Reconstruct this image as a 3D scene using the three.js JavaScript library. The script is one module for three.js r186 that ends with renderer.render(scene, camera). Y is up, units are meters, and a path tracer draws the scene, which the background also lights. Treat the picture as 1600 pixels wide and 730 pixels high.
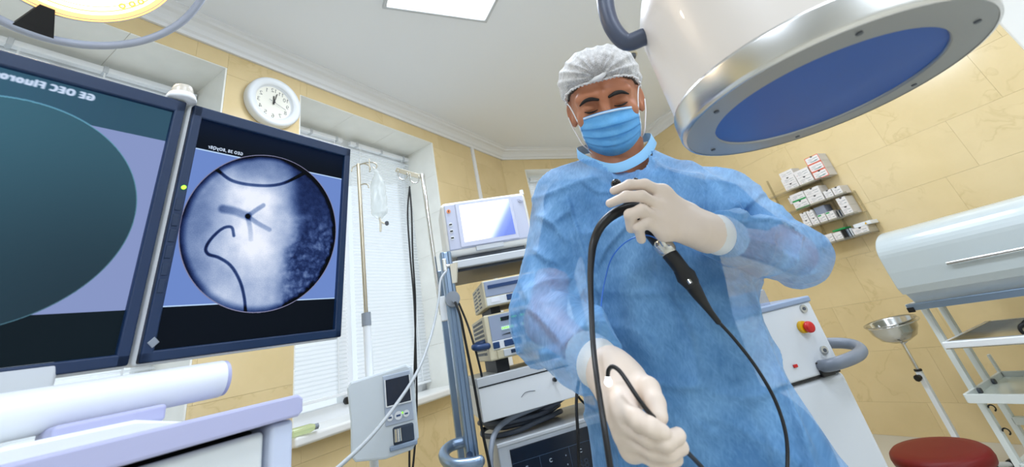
import * as THREE from 'three';
import { RoundedBoxGeometry } from 'three/addons/geometries/RoundedBoxGeometry.js';
import { ImprovedNoise } from 'three/addons/math/ImprovedNoise.js';
import { mergeGeometries } from 'three/addons/utils/BufferGeometryUtils.js';
import { RectAreaLightUniformsLib } from 'three/addons/lights/RectAreaLightUniformsLib.js';

// ---------- camera, sky, exposure ----------
RectAreaLightUniformsLib.init();
const scene = new THREE.Scene();
const D2R = Math.PI / 180;
const YAW = 29.94 * D2R, PITCH = 26.55 * D2R, ROLL = -13.25 * D2R, EYE = 1.05;
const camera = new THREE.PerspectiveCamera(2 * Math.atan(533 / 658.3) / D2R, 1600 / 1066, 0.05, 60);
camera.position.set(0, EYE, 0);
camera.rotation.set(PITCH, -YAW, ROLL, 'YXZ');
camera.setViewOffset(1600, 1066, 0, 336, 1600, 730);   // the photograph is the lower part of a 3:2 frame
camera.focus = 1.1; camera.userData.fStop = 4.5;
scene.add(camera);
const renderer = new THREE.WebGLRenderer({ antialias: true });
renderer.toneMapping = THREE.LinearToneMapping;
renderer.toneMappingExposure = 1.72;
renderer.shadowMap.enabled = true;
scene.background = new THREE.Color(0.78, 0.9, 1.0);      // overcast daylight outside the windows
scene.backgroundIntensity = 0.66;

// ---------- helpers ----------
function rng(seed) { let a = seed >>> 0; return () => { a = (a + 0x6D2B79F5) >>> 0; let t = a; t = Math.imul(t ^ (t >>> 15), t | 1); t ^= t + Math.imul(t ^ (t >>> 7), t | 61); return ((t ^ (t >>> 14)) >>> 0) / 4294967296; }; }
const used = {};
function numbered(n) { const k = used[n] = (used[n] ?? -1) + 1; return k ? `${n}_${String(k).padStart(3, '0')}` : n; }
const V = (x, y, z) => new THREE.Vector3(x, y, z);
function shade(o) { o.castShadow = true; o.receiveShadow = true; return o; }
function thing(name, label, category, pos = [0, 0, 0], turn = 0, group) {
  const g = new THREE.Group(); g.name = numbered(name); g.position.set(...pos); g.rotation.y = turn;
  g.userData = { label, category }; if (group) g.userData.group = group;
  scene.add(g); return g;
}
function part(name, geo, mat, parent, label) {
  const m = shade(new THREE.Mesh(Array.isArray(geo) ? merge(geo) : geo, mat)); m.name = name;
  if (label) m.userData.label = label;
  parent.add(m); return m;
}
function tag(o, label, category, group) { o.userData = { label, category }; if (group) o.userData.group = group; return o; }
function single(name, geo, mat, label, category, group) {                       // one mesh, its origin at the middle of its base
  geo.computeBoundingBox(); const b = geo.boundingBox, o = [(b.min.x + b.max.x) / 2, b.min.y, (b.min.z + b.max.z) / 2];
  const m = part(numbered(name), geo.translate(-o[0], -o[1], -o[2]), mat, scene); m.position.set(...o); return tag(m, label, category, group);
}
function struct(name, geo, mat, parent = scene) { const m = part(name, geo, mat, parent); if (parent === scene) m.userData.kind = 'structure'; return m; }
function structGroup(name, turn = 0) { const g = new THREE.Group(); g.name = name; g.rotation.y = turn; g.userData.kind = 'structure'; scene.add(g); return g; }
function merge(list) {
  return mergeGeometries(list.map((g) => { const k = g.index ? g.toNonIndexed() : g.clone(); for (const n of Object.keys(k.attributes)) if (!['position', 'normal', 'uv'].includes(n)) k.deleteAttribute(n); return k; }));
}
function box(w, h, d, x = 0, y = 0, z = 0, r = 0) {       // centred at x y z
  r = Math.min(r, w / 2.01, h / 2.01, d / 2.01);
  const g = r > 0 ? new RoundedBoxGeometry(w, h, d, 3, r) : new THREE.BoxGeometry(w, h, d);
  return g.translate(x, y, z);
}
function cyl(r0, r1, h, x = 0, y = 0, z = 0, axis = 'y', n = 32) {   // r0 at the top, r1 below
  const g = new THREE.CylinderGeometry(r0, r1, h, n);
  if (axis === 'x') g.rotateZ(-Math.PI / 2); if (axis === 'z') g.rotateX(Math.PI / 2);
  return g.translate(x, y, z);
}
function rod(a, b, r, r2 = r, n = 16) {
  const A = V(...a), B = V(...b), d = B.clone().sub(A), g = new THREE.CylinderGeometry(r2, r, d.length(), n);
  g.applyQuaternion(new THREE.Quaternion().setFromUnitVectors(V(0, 1, 0), d.normalize()));
  return g.translate((A.x + B.x) / 2, (A.y + B.y) / 2, (A.z + B.z) / 2);
}
function flatBar(a, b, w, t) {                            // a bar of square section between two points
  const A = V(...a), B = V(...b), d = B.clone().sub(A), g = new RoundedBoxGeometry(w, d.length(), t, 2, Math.min(w, t) * 0.15);
  g.applyQuaternion(new THREE.Quaternion().setFromUnitVectors(V(0, 1, 0), d.normalize()));
  return g.translate((A.x + B.x) / 2, (A.y + B.y) / 2, (A.z + B.z) / 2);
}
function tube(pts, r, closed = false, n = 64, m = 10) {
  const list = []; for (let i = 0; i < pts.length; i += 3) list.push(V(pts[i], pts[i + 1], pts[i + 2]));
  const c = new THREE.CatmullRomCurve3(list, closed, 'centripetal'), g = new THREE.TubeGeometry(c, n, r, m, closed);
  if (closed) return g;
  const e = [g]; for (const t of [0, 1]) e.push(new THREE.SphereGeometry(r, m, 6).translate(...c.getPoint(t).toArray()));
  return merge(e);
}
function taperTube(pts, radii, n = 64, m = 14) {          // radii run evenly along the curve
  const list = []; for (let i = 0; i < pts.length; i += 3) list.push(V(pts[i], pts[i + 1], pts[i + 2]));
  const c = new THREE.CatmullRomCurve3(list, false, 'centripetal'), g = new THREE.TubeGeometry(c, n, 1, m, false), p = g.attributes.position, nn = g.attributes.normal;
  for (let i = 0; i <= n; i++) {
    const t = i / n * (radii.length - 1), k = Math.min(radii.length - 2, Math.floor(t)), f = t - k, r = radii[k] * (1 - f) + radii[k + 1] * f, o = c.getPointAt(i / n);
    for (let j = 0; j <= m; j++) { const q = i * (m + 1) + j; p.setXYZ(q, o.x + nn.getX(q) * r, o.y + nn.getY(q) * r, o.z + nn.getZ(q) * r); }
  }
  const e = [g];
  for (const [t, r] of [[0, radii[0]], [1, radii[radii.length - 1]]]) e.push(new THREE.SphereGeometry(r, m, 8).translate(...c.getPointAt(t).toArray()));
  return merge(e);
}
function lathe(pts, n = 48) { return new THREE.LatheGeometry(pts.map(([r, y]) => new THREE.Vector2(r, y)), n); }
function extrude(pts, depth, bevel = 0) {                 // profile in x y, extruded along z from 0
  const s = new THREE.Shape(pts.map(([x, y]) => new THREE.Vector2(x, y)));
  return new THREE.ExtrudeGeometry(s, { depth, bevelEnabled: bevel > 0, bevelSize: bevel, bevelThickness: bevel, bevelSegments: 2, curveSegments: 16 });
}
function uvMetres(g, ou = 0, ov = 0, s = 1) {             // box-projected uv in metres
  const p = g.attributes.position, n = g.attributes.normal, u = g.attributes.uv ?? new THREE.BufferAttribute(new Float32Array(p.count * 2), 2);
  for (let i = 0; i < p.count; i++) {
    const ax = Math.abs(n.getX(i)), ay = Math.abs(n.getY(i)), az = Math.abs(n.getZ(i));
    let a, b; if (ax > ay && ax > az) { a = p.getZ(i); b = p.getY(i); } else if (ay > az) { a = p.getX(i); b = p.getZ(i); } else { a = p.getX(i); b = p.getY(i); }
    u.setXY(i, a * s + ou, b * s + ov);
  }
  g.setAttribute('uv', u); return g;
}
const noise = new ImprovedNoise();
function fbm(x, y, z, n = 4) { let s = 0, a = 0.5, f = 1; for (let i = 0; i < n; i++) { s += a * noise.noise(x * f, y * f, z * f + i * 7.3); a *= 0.5; f *= 2.03; } return s; }
const clamp = (x, a = 0, b = 1) => Math.min(b, Math.max(a, x));
const smooth = (a, b, x) => { const t = clamp((x - a) / (b - a)); return t * t * (3 - 2 * t); };
const mix = (a, b, t) => a + (b - a) * t;
function pixelTex(w, h, fn, { srgb = true, wrap = true } = {}) {   // fn(u, v, out) writes 0..1
  const d = new Uint8Array(w * h * 4), o = [0, 0, 0, 1];
  for (let j = 0; j < h; j++) for (let i = 0; i < w; i++) { o[3] = 1; fn((i + 0.5) / w, (j + 0.5) / h, o); for (let k = 0; k < 4; k++) d[(j * w + i) * 4 + k] = clamp(o[k]) * 255; }
  const t = new THREE.DataTexture(d, w, h); t.magFilter = t.minFilter = THREE.LinearFilter; if (srgb) t.colorSpace = THREE.SRGBColorSpace;
  if (wrap) t.wrapS = t.wrapT = THREE.MirroredRepeatWrapping; t.needsUpdate = true; return t;
}
function canvasTex(w, h, draw) {
  const c = document.createElement('canvas'); c.width = w; c.height = h; const x = c.getContext('2d'); draw(x, w, h);
  const t = new THREE.CanvasTexture(c); t.colorSpace = THREE.SRGBColorSpace; return t;
}
function mirrored(x, text, px, py) { x.save(); x.translate(px, py); x.scale(-1, 1); x.fillText(text, 0, 0); x.restore(); }   // the photograph is mirrored: its writing runs backwards
function mat(color, roughness = 0.5, metalness = 0, extra = {}) { return new THREE.MeshPhysicalMaterial({ color, roughness, metalness, ...extra }); }

const M = {
  white: mat('#eceff0', 0.35), whiteGloss: mat('#dfe4e4', 0.16, 0, { clearcoat: 0.4 }), cream: mat('#e6dfcb', 0.45), beige: mat('#d9d0b8', 0.45),
  lilac: mat('#b3b5d6', 0.4), lilacDark: mat('#a9abd0', 0.45), navy: mat('#1a2f4c', 0.4), black: mat('#0b0c0e', 0.4), rubber: mat('#101113', 0.55), grey: mat('#8d949c', 0.4), greyDark: mat('#4a5058', 0.4),
  greyLight: mat('#c9cdd0', 0.4), steel: mat('#c8c8c4', 0.18, 1), chrome: mat('#dadad8', 0.08, 1), brass: mat('#b8b09c', 0.28, 1), alu: mat('#b9bcc0', 0.32, 1), aluBlue: mat('#8fa3ba', 0.3, 0.8),
  plaster: mat('#e9e8e2', 0.8), ceiling: mat('#f3f6fa', 0.75), cornice: mat('#f0f1f2', 0.5), grout: mat('#e2d0a0', 0.8), frame: mat('#f1f3f4', 0.3), red: mat('#c01410', 0.35), yellow: mat('#e0b010', 0.4),
  button: mat('#22406e', 0.4), glass: mat('#ffffff', 0.02, 0, { transmission: 1, thickness: 0 }), panelBlue: mat('#9aa6bd', 0.45), seat: mat('#68100a', 0.45, 0, { specularIntensity: 0.5 }),
};

// ---------- the room ----------
// axes: end wall across x at z = -3.6, right wall along z at x = 3.52; the window wall stands askew: its own frame has u along the wall and w out of it
const WT = 32.87 * D2R, CEIL = 2.82, CORN = 2.715, DX = 3.52, DZ = 3.6, DW = 2.015;
const WU = V(Math.cos(WT), 0, -Math.sin(WT)), WN = V(Math.sin(WT), 0, Math.cos(WT));
const wpos = (u, y, w) => [WU.x * u + WN.x * w, y, WU.z * u + WN.z * w];

// ceiling lights: a glowing panel and a light of its size just below it
const panelGlow = new THREE.MeshStandardMaterial({ color: '#ffffff', emissive: '#ffffff', emissiveIntensity: 1.6 });
function ceilingLight(x, z, label, power = 15) {
  const t = thing('ceiling_light', label, 'ceiling light', [x, CEIL, z]);
  const h = 0.29;
  for (const [w, d, px, pz] of [[0.625, 0.02, 0, -0.3025], [0.625, 0.02, 0, 0.3025], [0.02, 0.585, -0.3025, 0], [0.02, 0.585, 0.3025, 0]]) part('frame_bar', box(w, 0.016, d, px, -0.009, pz, 0.003), M.greyLight, t);
  part('diffuser_panel', box(2 * h, 0.008, 2 * h, 0, -0.006, 0), panelGlow, t);
  const l = new THREE.RectAreaLight('#dfecff', power, 0.57, 0.57); l.position.set(0, -0.014, 0); l.rotation.x = -Math.PI / 2; l.castShadow = true; t.add(l);
}
ceilingLight(0.70, -1.46, 'square white ceiling light panel in a thin grey frame above the room');
ceilingLight(2.53, -1.46, 'square ceiling light panel whose corner peeks out beside the x-ray drum handle', 8);
ceilingLight(0.70, 0.4, 'square ceiling light panel above the photographer, out of the picture', 7);
ceilingLight(2.53, 0.4, 'square ceiling light panel near the tiled right wall, out of the picture', 10);
ceilingLight(0.70, 2.1, 'square ceiling light panel by the rear wall, out of the picture', 26);
ceilingLight(-1.13, 0.4, 'square ceiling light panel over the left side of the room, out of the picture');

struct('floor', box(7.6, 0.1, 7.2, 0.2, -0.05, -0.7), mat('#cfcabb', 0.3));
struct('ceiling', box(7.9, 0.12, 7.4, 0.2, CEIL + 0.06, -0.7), M.ceiling);

// beige marble tiles
function marble(seed) {
  return pixelTex(512, 512, (u, v, o) => {
    const x = u * 3 + seed * 11, y = v * 3;
    const big = fbm(x * 0.7, y * 0.7, seed, 4), cloud = fbm(x * 2.6, y * 2.6, seed + 4, 4), w = fbm(x * 1.6 + 3, y * 1.6, seed + 9, 3);
    const vein = Math.pow(clamp(1 - Math.abs(fbm(x * 1.5 + w, y * 1.5 - w, seed + 2, 5)) * 9), 4) * smooth(0.02, 0.3, fbm(x, y, seed + 20, 3) + 0.1);
    const l = 0.035 * big + 0.025 * cloud - 0.045 * vein;
    o[0] = 0.91 + l; o[1] = 0.815 + l * 1.05; o[2] = 0.615 + l * 1.2;
  });
}
const tileMats = [1, 2, 3].map((s) => mat('#ffffff', 0.16, 0, { map: marble(s), clearcoat: 0.25, clearcoatRoughness: 0.1 }));
const reveal = mat('#ffffff', 0.22, 0, { map: pixelTex(256, 256, (u, v, o) => { const l = 0.05 * fbm(u * 6, v * 6, 3, 4); o[0] = 0.97 + l; o[1] = 0.965 + l; o[2] = 0.93 + l; }) });
const tileRand = rng(7);
// tiles rows on a wall plane: a runs along the wall, rects in holes [a0, a1, y0, y1] stay free; place(geometry) turns the flat tile into the wall
function tiles(parent, a0, a1, y0, y1, holes, shift, place) {
  const L = 0.6, R = 0.2985, Y0 = -0.107, gap = 0.0003, cuts = (lo, hi, list) => [lo, ...list.filter((v) => v > lo + 0.004 && v < hi - 0.004), hi].sort((p, q) => p - q);
  for (let r = 0; Y0 + r * R < y1; r++) {
    const b0 = Math.max(y0, Y0 + r * R), b1 = Math.min(y1, Y0 + (r + 1) * R); if (b1 - b0 < 0.01) continue;
    for (let k = Math.floor((a0 - shift) / L) - 1; shift + k * L < a1; k++) {
      const off = [0, 0.165, 0.33][r % 3], c0 = Math.max(a0, shift + off + k * L), c1 = Math.min(a1, shift + off + (k + 1) * L); if (c1 - c0 < 0.01) continue;
      const xs = cuts(c0, c1, holes.flatMap((h) => [h[0], h[1]])), ys = cuts(b0, b1, holes.flatMap((h) => [h[2], h[3]]));
      for (let i = 0; i + 1 < xs.length; i++) {
        let run = null;
        const flush = () => { if (!run) return; const w = xs[i + 1] - xs[i] - 2 * gap, h = run[1] - run[0] - 2 * gap; if (w > 0.004 && h > 0.004) { const g = box(w, h, 0.01, (xs[i] + xs[i + 1]) / 2, (run[0] + run[1]) / 2, (tileRand() - 0.5) * 0.0004, 0.0007); uvMetres(g, tileRand() * 3, tileRand() * 3, 0.9); part('tile', place(g), tileMats[Math.floor(tileRand() * 3)], parent); } run = null; };
        for (let j = 0; j + 1 < ys.length; j++) {
          const mx = (xs[i] + xs[i + 1]) / 2, my = (ys[j] + ys[j + 1]) / 2;
          if (holes.some((h) => mx > h[0] && mx < h[1] && my > h[2] && my < h[3])) { flush(); continue; }
          run = run ? [run[0], ys[j + 1]] : [ys[j], ys[j + 1]];
        }
        flush();
      }
    }
  }
}
// window wall, with two openings
const win1 = [1.287, 2.456, 0.865, 2.618], win2 = [-0.75, 0.878, 0.865, 2.618], TH = 0.4;
{
  const g = structGroup('wall_left', WT), slab = (u0, u1, y0, y1) => box(u1 - u0, y1 - y0, TH, (u0 + u1) / 2, (y0 + y1) / 2, -DW - 0.01 - TH / 2);
  part('masonry', [slab(-2.9, win2[0], 0, 2.9), slab(win2[1], win1[0], 0, 2.9), slab(win1[1], 3.75, 0, 2.9), slab(win2[0], win2[1], 0, win2[2]), slab(win1[0], win1[1], 0, win1[2]), slab(win2[0], win2[1], win2[3], 2.9), slab(win1[0], win1[1], win1[3], 2.9)], M.grout, g);
  tiles(g, -1.2, 3.5, 0, CORN, [win1, win2], 0.13, (k) => k.translate(0, 0, -DW - 0.005));
  for (const [u0, u1, y0, y1] of [win1, win2]) {       // pale tiled reveals round both openings
    const d = 0.33, z = -DW - 0.002 - d / 2;
    for (const [a, b] of [[u0, 1], [u1, -1]]) for (let k = 0; k < 6; k++) part('tile', uvMetres(box(0.012, 0.298, d, a + b * 0.002, y0 + 0.02 + 0.2985 * k + 0.11, z, 0.002), k * 0.37), reveal, g);
    const n = Math.round((u1 - u0) / 0.4), s = (u1 - u0) / n;
    for (let k = 0; k < n; k++) part('tile', uvMetres(box(s - 0.001, 0.012, d, u0 + s * (k + 0.5), y1 + 0.002, z, 0.002), k * 0.61), reveal, g);
  }
}
{
  const g = structGroup('wall_right');
  part('masonry', box(0.3, 2.95, 6.6, DX + 0.16, 1.4, -0.7), M.plaster, g);
  tiles(g, -DZ, -0.47, 0, CORN, [], -0.93 - 0.33, (k) => k.rotateY(-Math.PI / 2).translate(DX + 0.005, 0, 0));
}
const win3 = [2.105, 3.25, 0.9, 2.6];
{
  const g = structGroup('wall_far'), slab = (x0, x1, y0, y1) => box(x1 - x0, y1 - y0, 0.34, (x0 + x1) / 2, (y0 + y1) / 2, -DZ - 0.18);
  part('masonry', [slab(1.5, win3[0], 0, 2.9), slab(win3[1], 3.8, 0, 2.9), slab(win3[0], win3[1], 0, win3[2]), slab(win3[0], win3[1], win3[3], 2.9)], M.grout, g);
  tiles(g, 1.85, DX, 0, CORN, [win3], 1.85, (k) => k.translate(0, 0, -DZ - 0.005));
  part('tile', box(0.012, 1.7, 0.3, win3[0], 1.75, -DZ - 0.15, 0.002), reveal, g);
  part('tile', box(1.14, 0.012, 0.3, 2.68, win3[3], -DZ - 0.15, 0.002), reveal, g);
}
struct('wall_rear', box(7.6, 2.95, 0.2, 0.2, 1.4, 2.7), M.plaster);
struct('wall_side', box(0.2, 2.95, 3.6, -3.35, 1.4, 1.1), M.plaster);
// plaster cornice
const cornice = [[0, 0], [0.014, 0], [0.018, 0.018], [0.03, 0.026], [0.036, 0.05], [0.055, 0.068], [0.075, 0.074], [0.08, 0.09], [0.095, 0.095], [0.095, 0.106], [0, 0.106]];
{
  const long = extrude(cornice, 6.4); long.rotateY(-Math.PI / 2).translate(3.53, CORN, -DW); long.rotateY(WT); struct('trim_1', long, M.cornice);
  const end = extrude(cornice, 1.72); end.rotateY(-Math.PI / 2).translate(DX + 0.02, CORN, -DZ); struct('trim_2', end, M.cornice);
  const right = extrude(cornice, 3.6); right.rotateY(Math.PI).translate(DX, CORN, 0); struct('trim_3', right, M.cornice);
  struct('trim_4', box(0.035, CORN, 0.02, 3.0, CORN / 2, -DW + 0.009, 0.004).rotateY(WT), M.cornice);                     // white corner strip on the tiles
}
// windows: sill, frame, mullion, panes
function windowFrame(name, u0, u1, mull, y0, y1, turn, z, sill) {
  const g = structGroup(name, turn);
  const bar = (w, h, x, y) => box(w, h, 0.06, x, y, z, 0.008);
  part('window_frame', [bar(0.06, y1 - y0, u0 + 0.03, (y0 + y1) / 2), bar(0.06, y1 - y0, u1 - 0.03, (y0 + y1) / 2), bar(u1 - u0, 0.07, (u0 + u1) / 2, y0 + 0.035), bar(u1 - u0, 0.06, (u0 + u1) / 2, y1 - 0.03)], M.frame, g);
  for (const m of mull) part('mullion', bar(0.075, y1 - y0 - 0.1, m, (y0 + y1) / 2), M.frame, g);
  const xs = [u0 + 0.06, ...mull, u1 - 0.06];
  for (let i = 0; i + 1 < xs.length; i++) part('pane', box(xs[i + 1] - xs[i], y1 - y0 - 0.13, 0.004, (xs[i] + xs[i + 1]) / 2, (y0 + y1) / 2, z), M.glass, g);
  if (sill) part('window_sill', box(u1 - u0 + sill[2], 0.038, sill[1] - sill[0], (u0 + u1) / 2 + sill[3], y0 - 0.013, (sill[0] + sill[1]) / 2, 0.012), mat('#f7f6f1', 0.3), g);
  return g;
}
const w1 = windowFrame('window_1', win1[0], win1[1], [1.828], 0.884, win1[3], WT, -2.37, [-2.36, -1.955, 0.14, 0.05]);
part('window_handle', [cyl(0.018, 0.018, 0.02, 1.81, 0.955, -2.335, 'z', 20)], M.black, w1);
windowFrame('window_2', win2[0], win2[1], [-0.2, 0.35], 0.884, win2[3], WT, -2.37, [-2.36, -1.955, 0.1, 0]);
windowFrame('window_3', win3[0], win3[1], [2.68], win3[2], win3[3], 0, -DZ - 0.3, [-DZ - 0.28, -DZ + 0.04, 0.1, 0]);

// venetian blinds
const slatMat = mat('#f7f9fa', 0.55, 0, { transmission: 0.48, thickness: 0, side: THREE.DoubleSide });
const slatGeo = {};
function blind(u0, u1, y0, y1, w, turn, label, tilt = 62) {
  const t = thing('venetian_blind', label, 'window blind', turn ? wpos((u0 + u1) / 2, y0, w) : [(u0 + u1) / 2, y0, w], turn), L = u1 - u0;
  part('head_rail', box(L, 0.03, 0.032, 0, y1 - y0 - 0.015, 0, 0.004), M.frame, t);
  part('bottom_rail', box(L, 0.016, 0.024, 0, 0.008, 0, 0.004), M.frame, t);
  const key = L.toFixed(3);
  if (!slatGeo[key]) {
    const s = new THREE.PlaneGeometry(L, 0.0255, 1, 6), p = s.attributes.position;
    for (let i = 0; i < p.count; i++) { const q = p.getY(i) / 0.01275; p.setZ(i, (1 - q * q) * 0.0026); }
    s.computeVertexNormals(); s.rotateX(tilt * D2R - Math.PI / 2); slatGeo[key] = s;
  }
  const n = Math.floor((y1 - y0 - 0.06) / 0.0208);
  for (let k = 0; k < n; k++) part('slat', slatGeo[key], slatMat, t).position.y = 0.03 + k * 0.0208;
  for (const s of [-0.36, 0.0, 0.36]) if (s || L > 0.7) part('ladder_cord', box(0.007, y1 - y0 - 0.03, 0.0012, s * L, (y1 - y0) / 2, 0.0135), M.white, t);
  for (const s of [-0.4, 0, 0.4]) part('rail_clip', box(0.02, 0.036, 0.038, s * L, y1 - y0 - 0.015, 0, 0.003), M.greyLight, t);
  return t;
}
blind(1.30, 1.795, 0.985, 2.585, -2.3, WT, 'narrow white slatted blind on the left half of the window, mostly behind the monitors');
blind(1.862, 2.446, 0.93, 2.585, -2.3, WT, 'wide white slatted blind on the right half of the window, behind the infusion stand');
blind(-0.73, 0.07, 0.96, 2.585, -2.3, WT, 'white blind in the far left window, only its head rail beside the surgical lamp ring', 30);
blind(0.1, 0.865, 0.96, 2.585, -2.3, WT, 'white blind whose head rail with clips shows above the left monitor', 30);
blind(2.12, 3.23, 0.92, 2.57, -3.78, 0, 'closed blind in the recess on the far end wall, above the shoulder of the gown', 75);

// wall clock (its face is mirrored as in the photograph)
{
  const t = thing('wall_clock', 'round white wall clock with black numerals and hands, on the wall pillar between the windows', 'clock', wpos(1.118, 2.482, -DW), WT), R = 0.152;
  part('case', lathe([[0, 0], [R - 0.004, 0], [R, 0.006], [R, 0.036], [R - 0.008, 0.047], [R - 0.02, 0.049], [0.112, 0.043], [0.104, 0.036], [0.102, 0.02], [0, 0.02]], 72).rotateX(Math.PI / 2), M.white, t);
  const face = canvasTex(512, 512, (x) => {
    x.fillStyle = '#f4f1e2'; x.fillRect(0, 0, 512, 512); x.fillStyle = '#1c1d1c'; x.font = '80px sans-serif'; x.textAlign = 'center'; x.textBaseline = 'middle';
    for (let h = 1; h <= 12; h++) { const a = h * Math.PI / 6; mirrored(x, String(h), 256 - Math.sin(a) * 202, 256 - Math.cos(a) * 202); }
  });
  part('dial', new THREE.CircleGeometry(0.103, 64).translate(0, 0, 0.0208), mat('#ffffff', 0.6, 0, { map: face }), t);
  const hand = (deg, len, w, z, tail = 0.012) => box(w, len + tail, 0.0012, 0, (len - tail) / 2, z).rotateZ(deg * D2R);
  part('hour_hand', hand(3, 0.042, 0.0055, 0.026), M.black, t); part('minute_hand', hand(-14, 0.062, 0.0045, 0.028), M.black, t);
  part('second_hand', hand(-112, 0.072, 0.0014, 0.030, 0.03), M.greyDark, t); part('hub', cyl(0.005, 0.005, 0.014, 0, 0, 0.027, 'z', 16), M.black, t);
}
// smoke detector
{
  const t = thing('smoke_detector', 'small round smoke detector on the ceiling just right of the hair cap', 'smoke detector', [2.2877, 2.82, -1.9099]);
  part('base', cyl(0.055, 0.05, 0.016, 0, -0.008, 0), M.cream, t); part('sensor', lathe([[0, -0.045], [0.028, -0.043], [0.036, -0.03], [0.04, -0.014]], 32), M.greyDark, t);
}

// ---------- dual monitors on their cart ----------
const MT = 7.1 * D2R;
const screenShade = { roughness: 0.5, color: new THREE.Color(0.004, 0.005, 0.007), emissive: '#ffffff' };
function lineDist(px, py, pts) { let m = 9; for (let i = 0; i + 3 < pts.length; i += 2) { const ax = pts[i], ay = pts[i + 1], bx = pts[i + 2] - ax, by = pts[i + 3] - ay, t = clamp(((px - ax) * bx + (py - ay) * by) / (bx * bx + by * by)); m = Math.min(m, Math.hypot(px - ax - bx * t, py - ay - by * t)); } return m; }
function curve2(p, n = 40) { const c = new THREE.CatmullRomCurve3(Array.from({ length: p.length / 2 }, (_, i) => V(p[2 * i], p[2 * i + 1], 0))), o = []; for (const q of c.getPoints(n)) o.push(q.x, q.y); return o; }
const SW = 640, SH = 790, SA = SH / SW;
function screenTex(paint, text) {
  return canvasTex(SW, SH, (x) => {
    const im = x.createImageData(SW, SH), o = [0, 0, 0];
    for (let j = 0; j < SH; j++) for (let i = 0; i < SW; i++) { paint(i / SW, j / SW, o); const k = (j * SW + i) * 4; for (let c = 0; c < 3; c++) im.data[k + c] = clamp(o[c]) * 255; im.data[k + 3] = 255; }
    x.putImageData(im, 0, 0); text(x);
  });
}
// fluoroscopy picture: units are screen widths, y down
const wire = curve2([0.288, 0.664, 0.268, 0.616, 0.228, 0.622, 0.168, 0.694, 0.152, 0.749, 0.169, 0.774, 0.221, 0.789, 0.293, 0.831, 0.359, 0.919, 0.397, 1.013, 0.415, 1.092]);
const arcLine = curve2([0.136, 0.286, 0.233, 0.337, 0.412, 0.336, 0.539, 0.300, 0.689, 0.197]);
const b1 = curve2([0.205, 0.514, 0.274, 0.520, 0.349, 0.541]), b2 = curve2([0.349, 0.541, 0.388, 0.503, 0.436, 0.461]), b3 = curve2([0.349, 0.541, 0.412, 0.576, 0.494, 0.611]), b4 = curve2([0.349, 0.541, 0.372, 0.606, 0.389, 0.679]);
function xray(u, v, o) {
  const cx = 0.492, cy = 0.608, R = 0.489, d = Math.hypot(u - cx, v - cy);
  if (d < R) {
    let l = 0.68 + 0.32 * Math.exp(-((u - 0.40) ** 2 / 0.03 + (v - 0.68) ** 2 / 0.04)) + 0.3 * Math.exp(-((u - 0.36) ** 2 / 0.03 + (v - 0.40) ** 2 / 0.012)) + 0.15 * Math.exp(-((u - 0.25) ** 2 / 0.02 + (v - 1.02) ** 2 / 0.01));
    l += 0.16 * fbm(u * 5, v * 5, 1, 4) + 0.1 * fbm(u * 14, v * 14, 5, 3);
    l -= 0.3 * smooth(0.05, -0.3, v - 0.33 - 0.1 * u + 0.12 * fbm(u * 4, v * 4, 8, 2)) + 0.16 * smooth(0.24, 0.1, u);
    const edge = 0.62 + 0.1 * fbm(v * 4, u * 2, 3, 3) - 0.12 * Math.abs(v - 0.62), dark = smooth(edge - 0.03, edge + 0.12, u);
    const lump = Math.abs(fbm(u * 11, v * 11, 12, 4));
    l = mix(l, 0.12 + 0.55 * Math.pow(lump * 2.4, 1.2) * smooth(0.3, 0.8, v) + 0.12 * smooth(0.85, 1.05, v) + 0.1 * fbm(u * 30, v * 30, 2, 2), dark * 0.93);
    const ln = (p, w) => smooth(w, w * 0.35, lineDist(u, v, p));
    l -= 0.55 * ln(wire, 0.012) + 0.5 * ln(arcLine, 0.014) + 0.32 * (ln(b1, 0.035) + ln(b2, 0.02) + ln(b3, 0.02) + ln(b4, 0.02)) * smooth(0.8, 0.5, v);
    l -= 0.5 * smooth(R - 0.05, R, d);
    l = clamp(l * 1.02 + 0.05 * noise.noise(u * 170, v * 170, 0));
    o[0] = Math.pow(l, 1.25) * 0.93; o[1] = Math.pow(l, 1.0) * 0.95; o[2] = Math.pow(l, 0.62) * 1.0; if (d > R - 0.005) { o[0] = o[1] = 0.5; o[2] = 0.62; }
  } else if (v > 0.178 && v < 1.04) { o[0] = 0.42; o[1] = 0.53; o[2] = 0.78; if (v < 0.185 || v > 1.034) { o[0] = 0.72; o[1] = 0.83; o[2] = 0.97; } } else { const t = smooth(0.18, 0, v); o[0] = 0.03 + 0.01 * t; o[1] = 0.05 + 0.03 * t; o[2] = 0.08 + 0.08 * t; }
}
function teal(u, v, o) {
  const d = Math.hypot(u - 0.462, v - 0.612), R = 0.488, e = smooth(0.1, 1.1, v) * 0.5 + smooth(0.1, 0.9, u) * 0.2;
  o[0] = 0.25 - 0.16 * e; o[1] = 0.42 - 0.3 * e; o[2] = 0.49 - 0.34 * e;
  if (Math.abs(d - R) < 0.004) { o[0] += 0.15; o[1] += 0.22; o[2] += 0.24; }
  if (d > R) { if (v > 0.178 && v < 1.045) { o[0] = 0.52; o[1] = 0.58; o[2] = 0.76; } else if (v > 1.045) { o[0] = 0.06; o[1] = 0.1; o[2] = 0.12; } else { o[0] *= 0.9; o[1] *= 0.9; o[2] *= 0.95; } }
}
const navyFrame = mat('#122c4e', 0.42);
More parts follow.
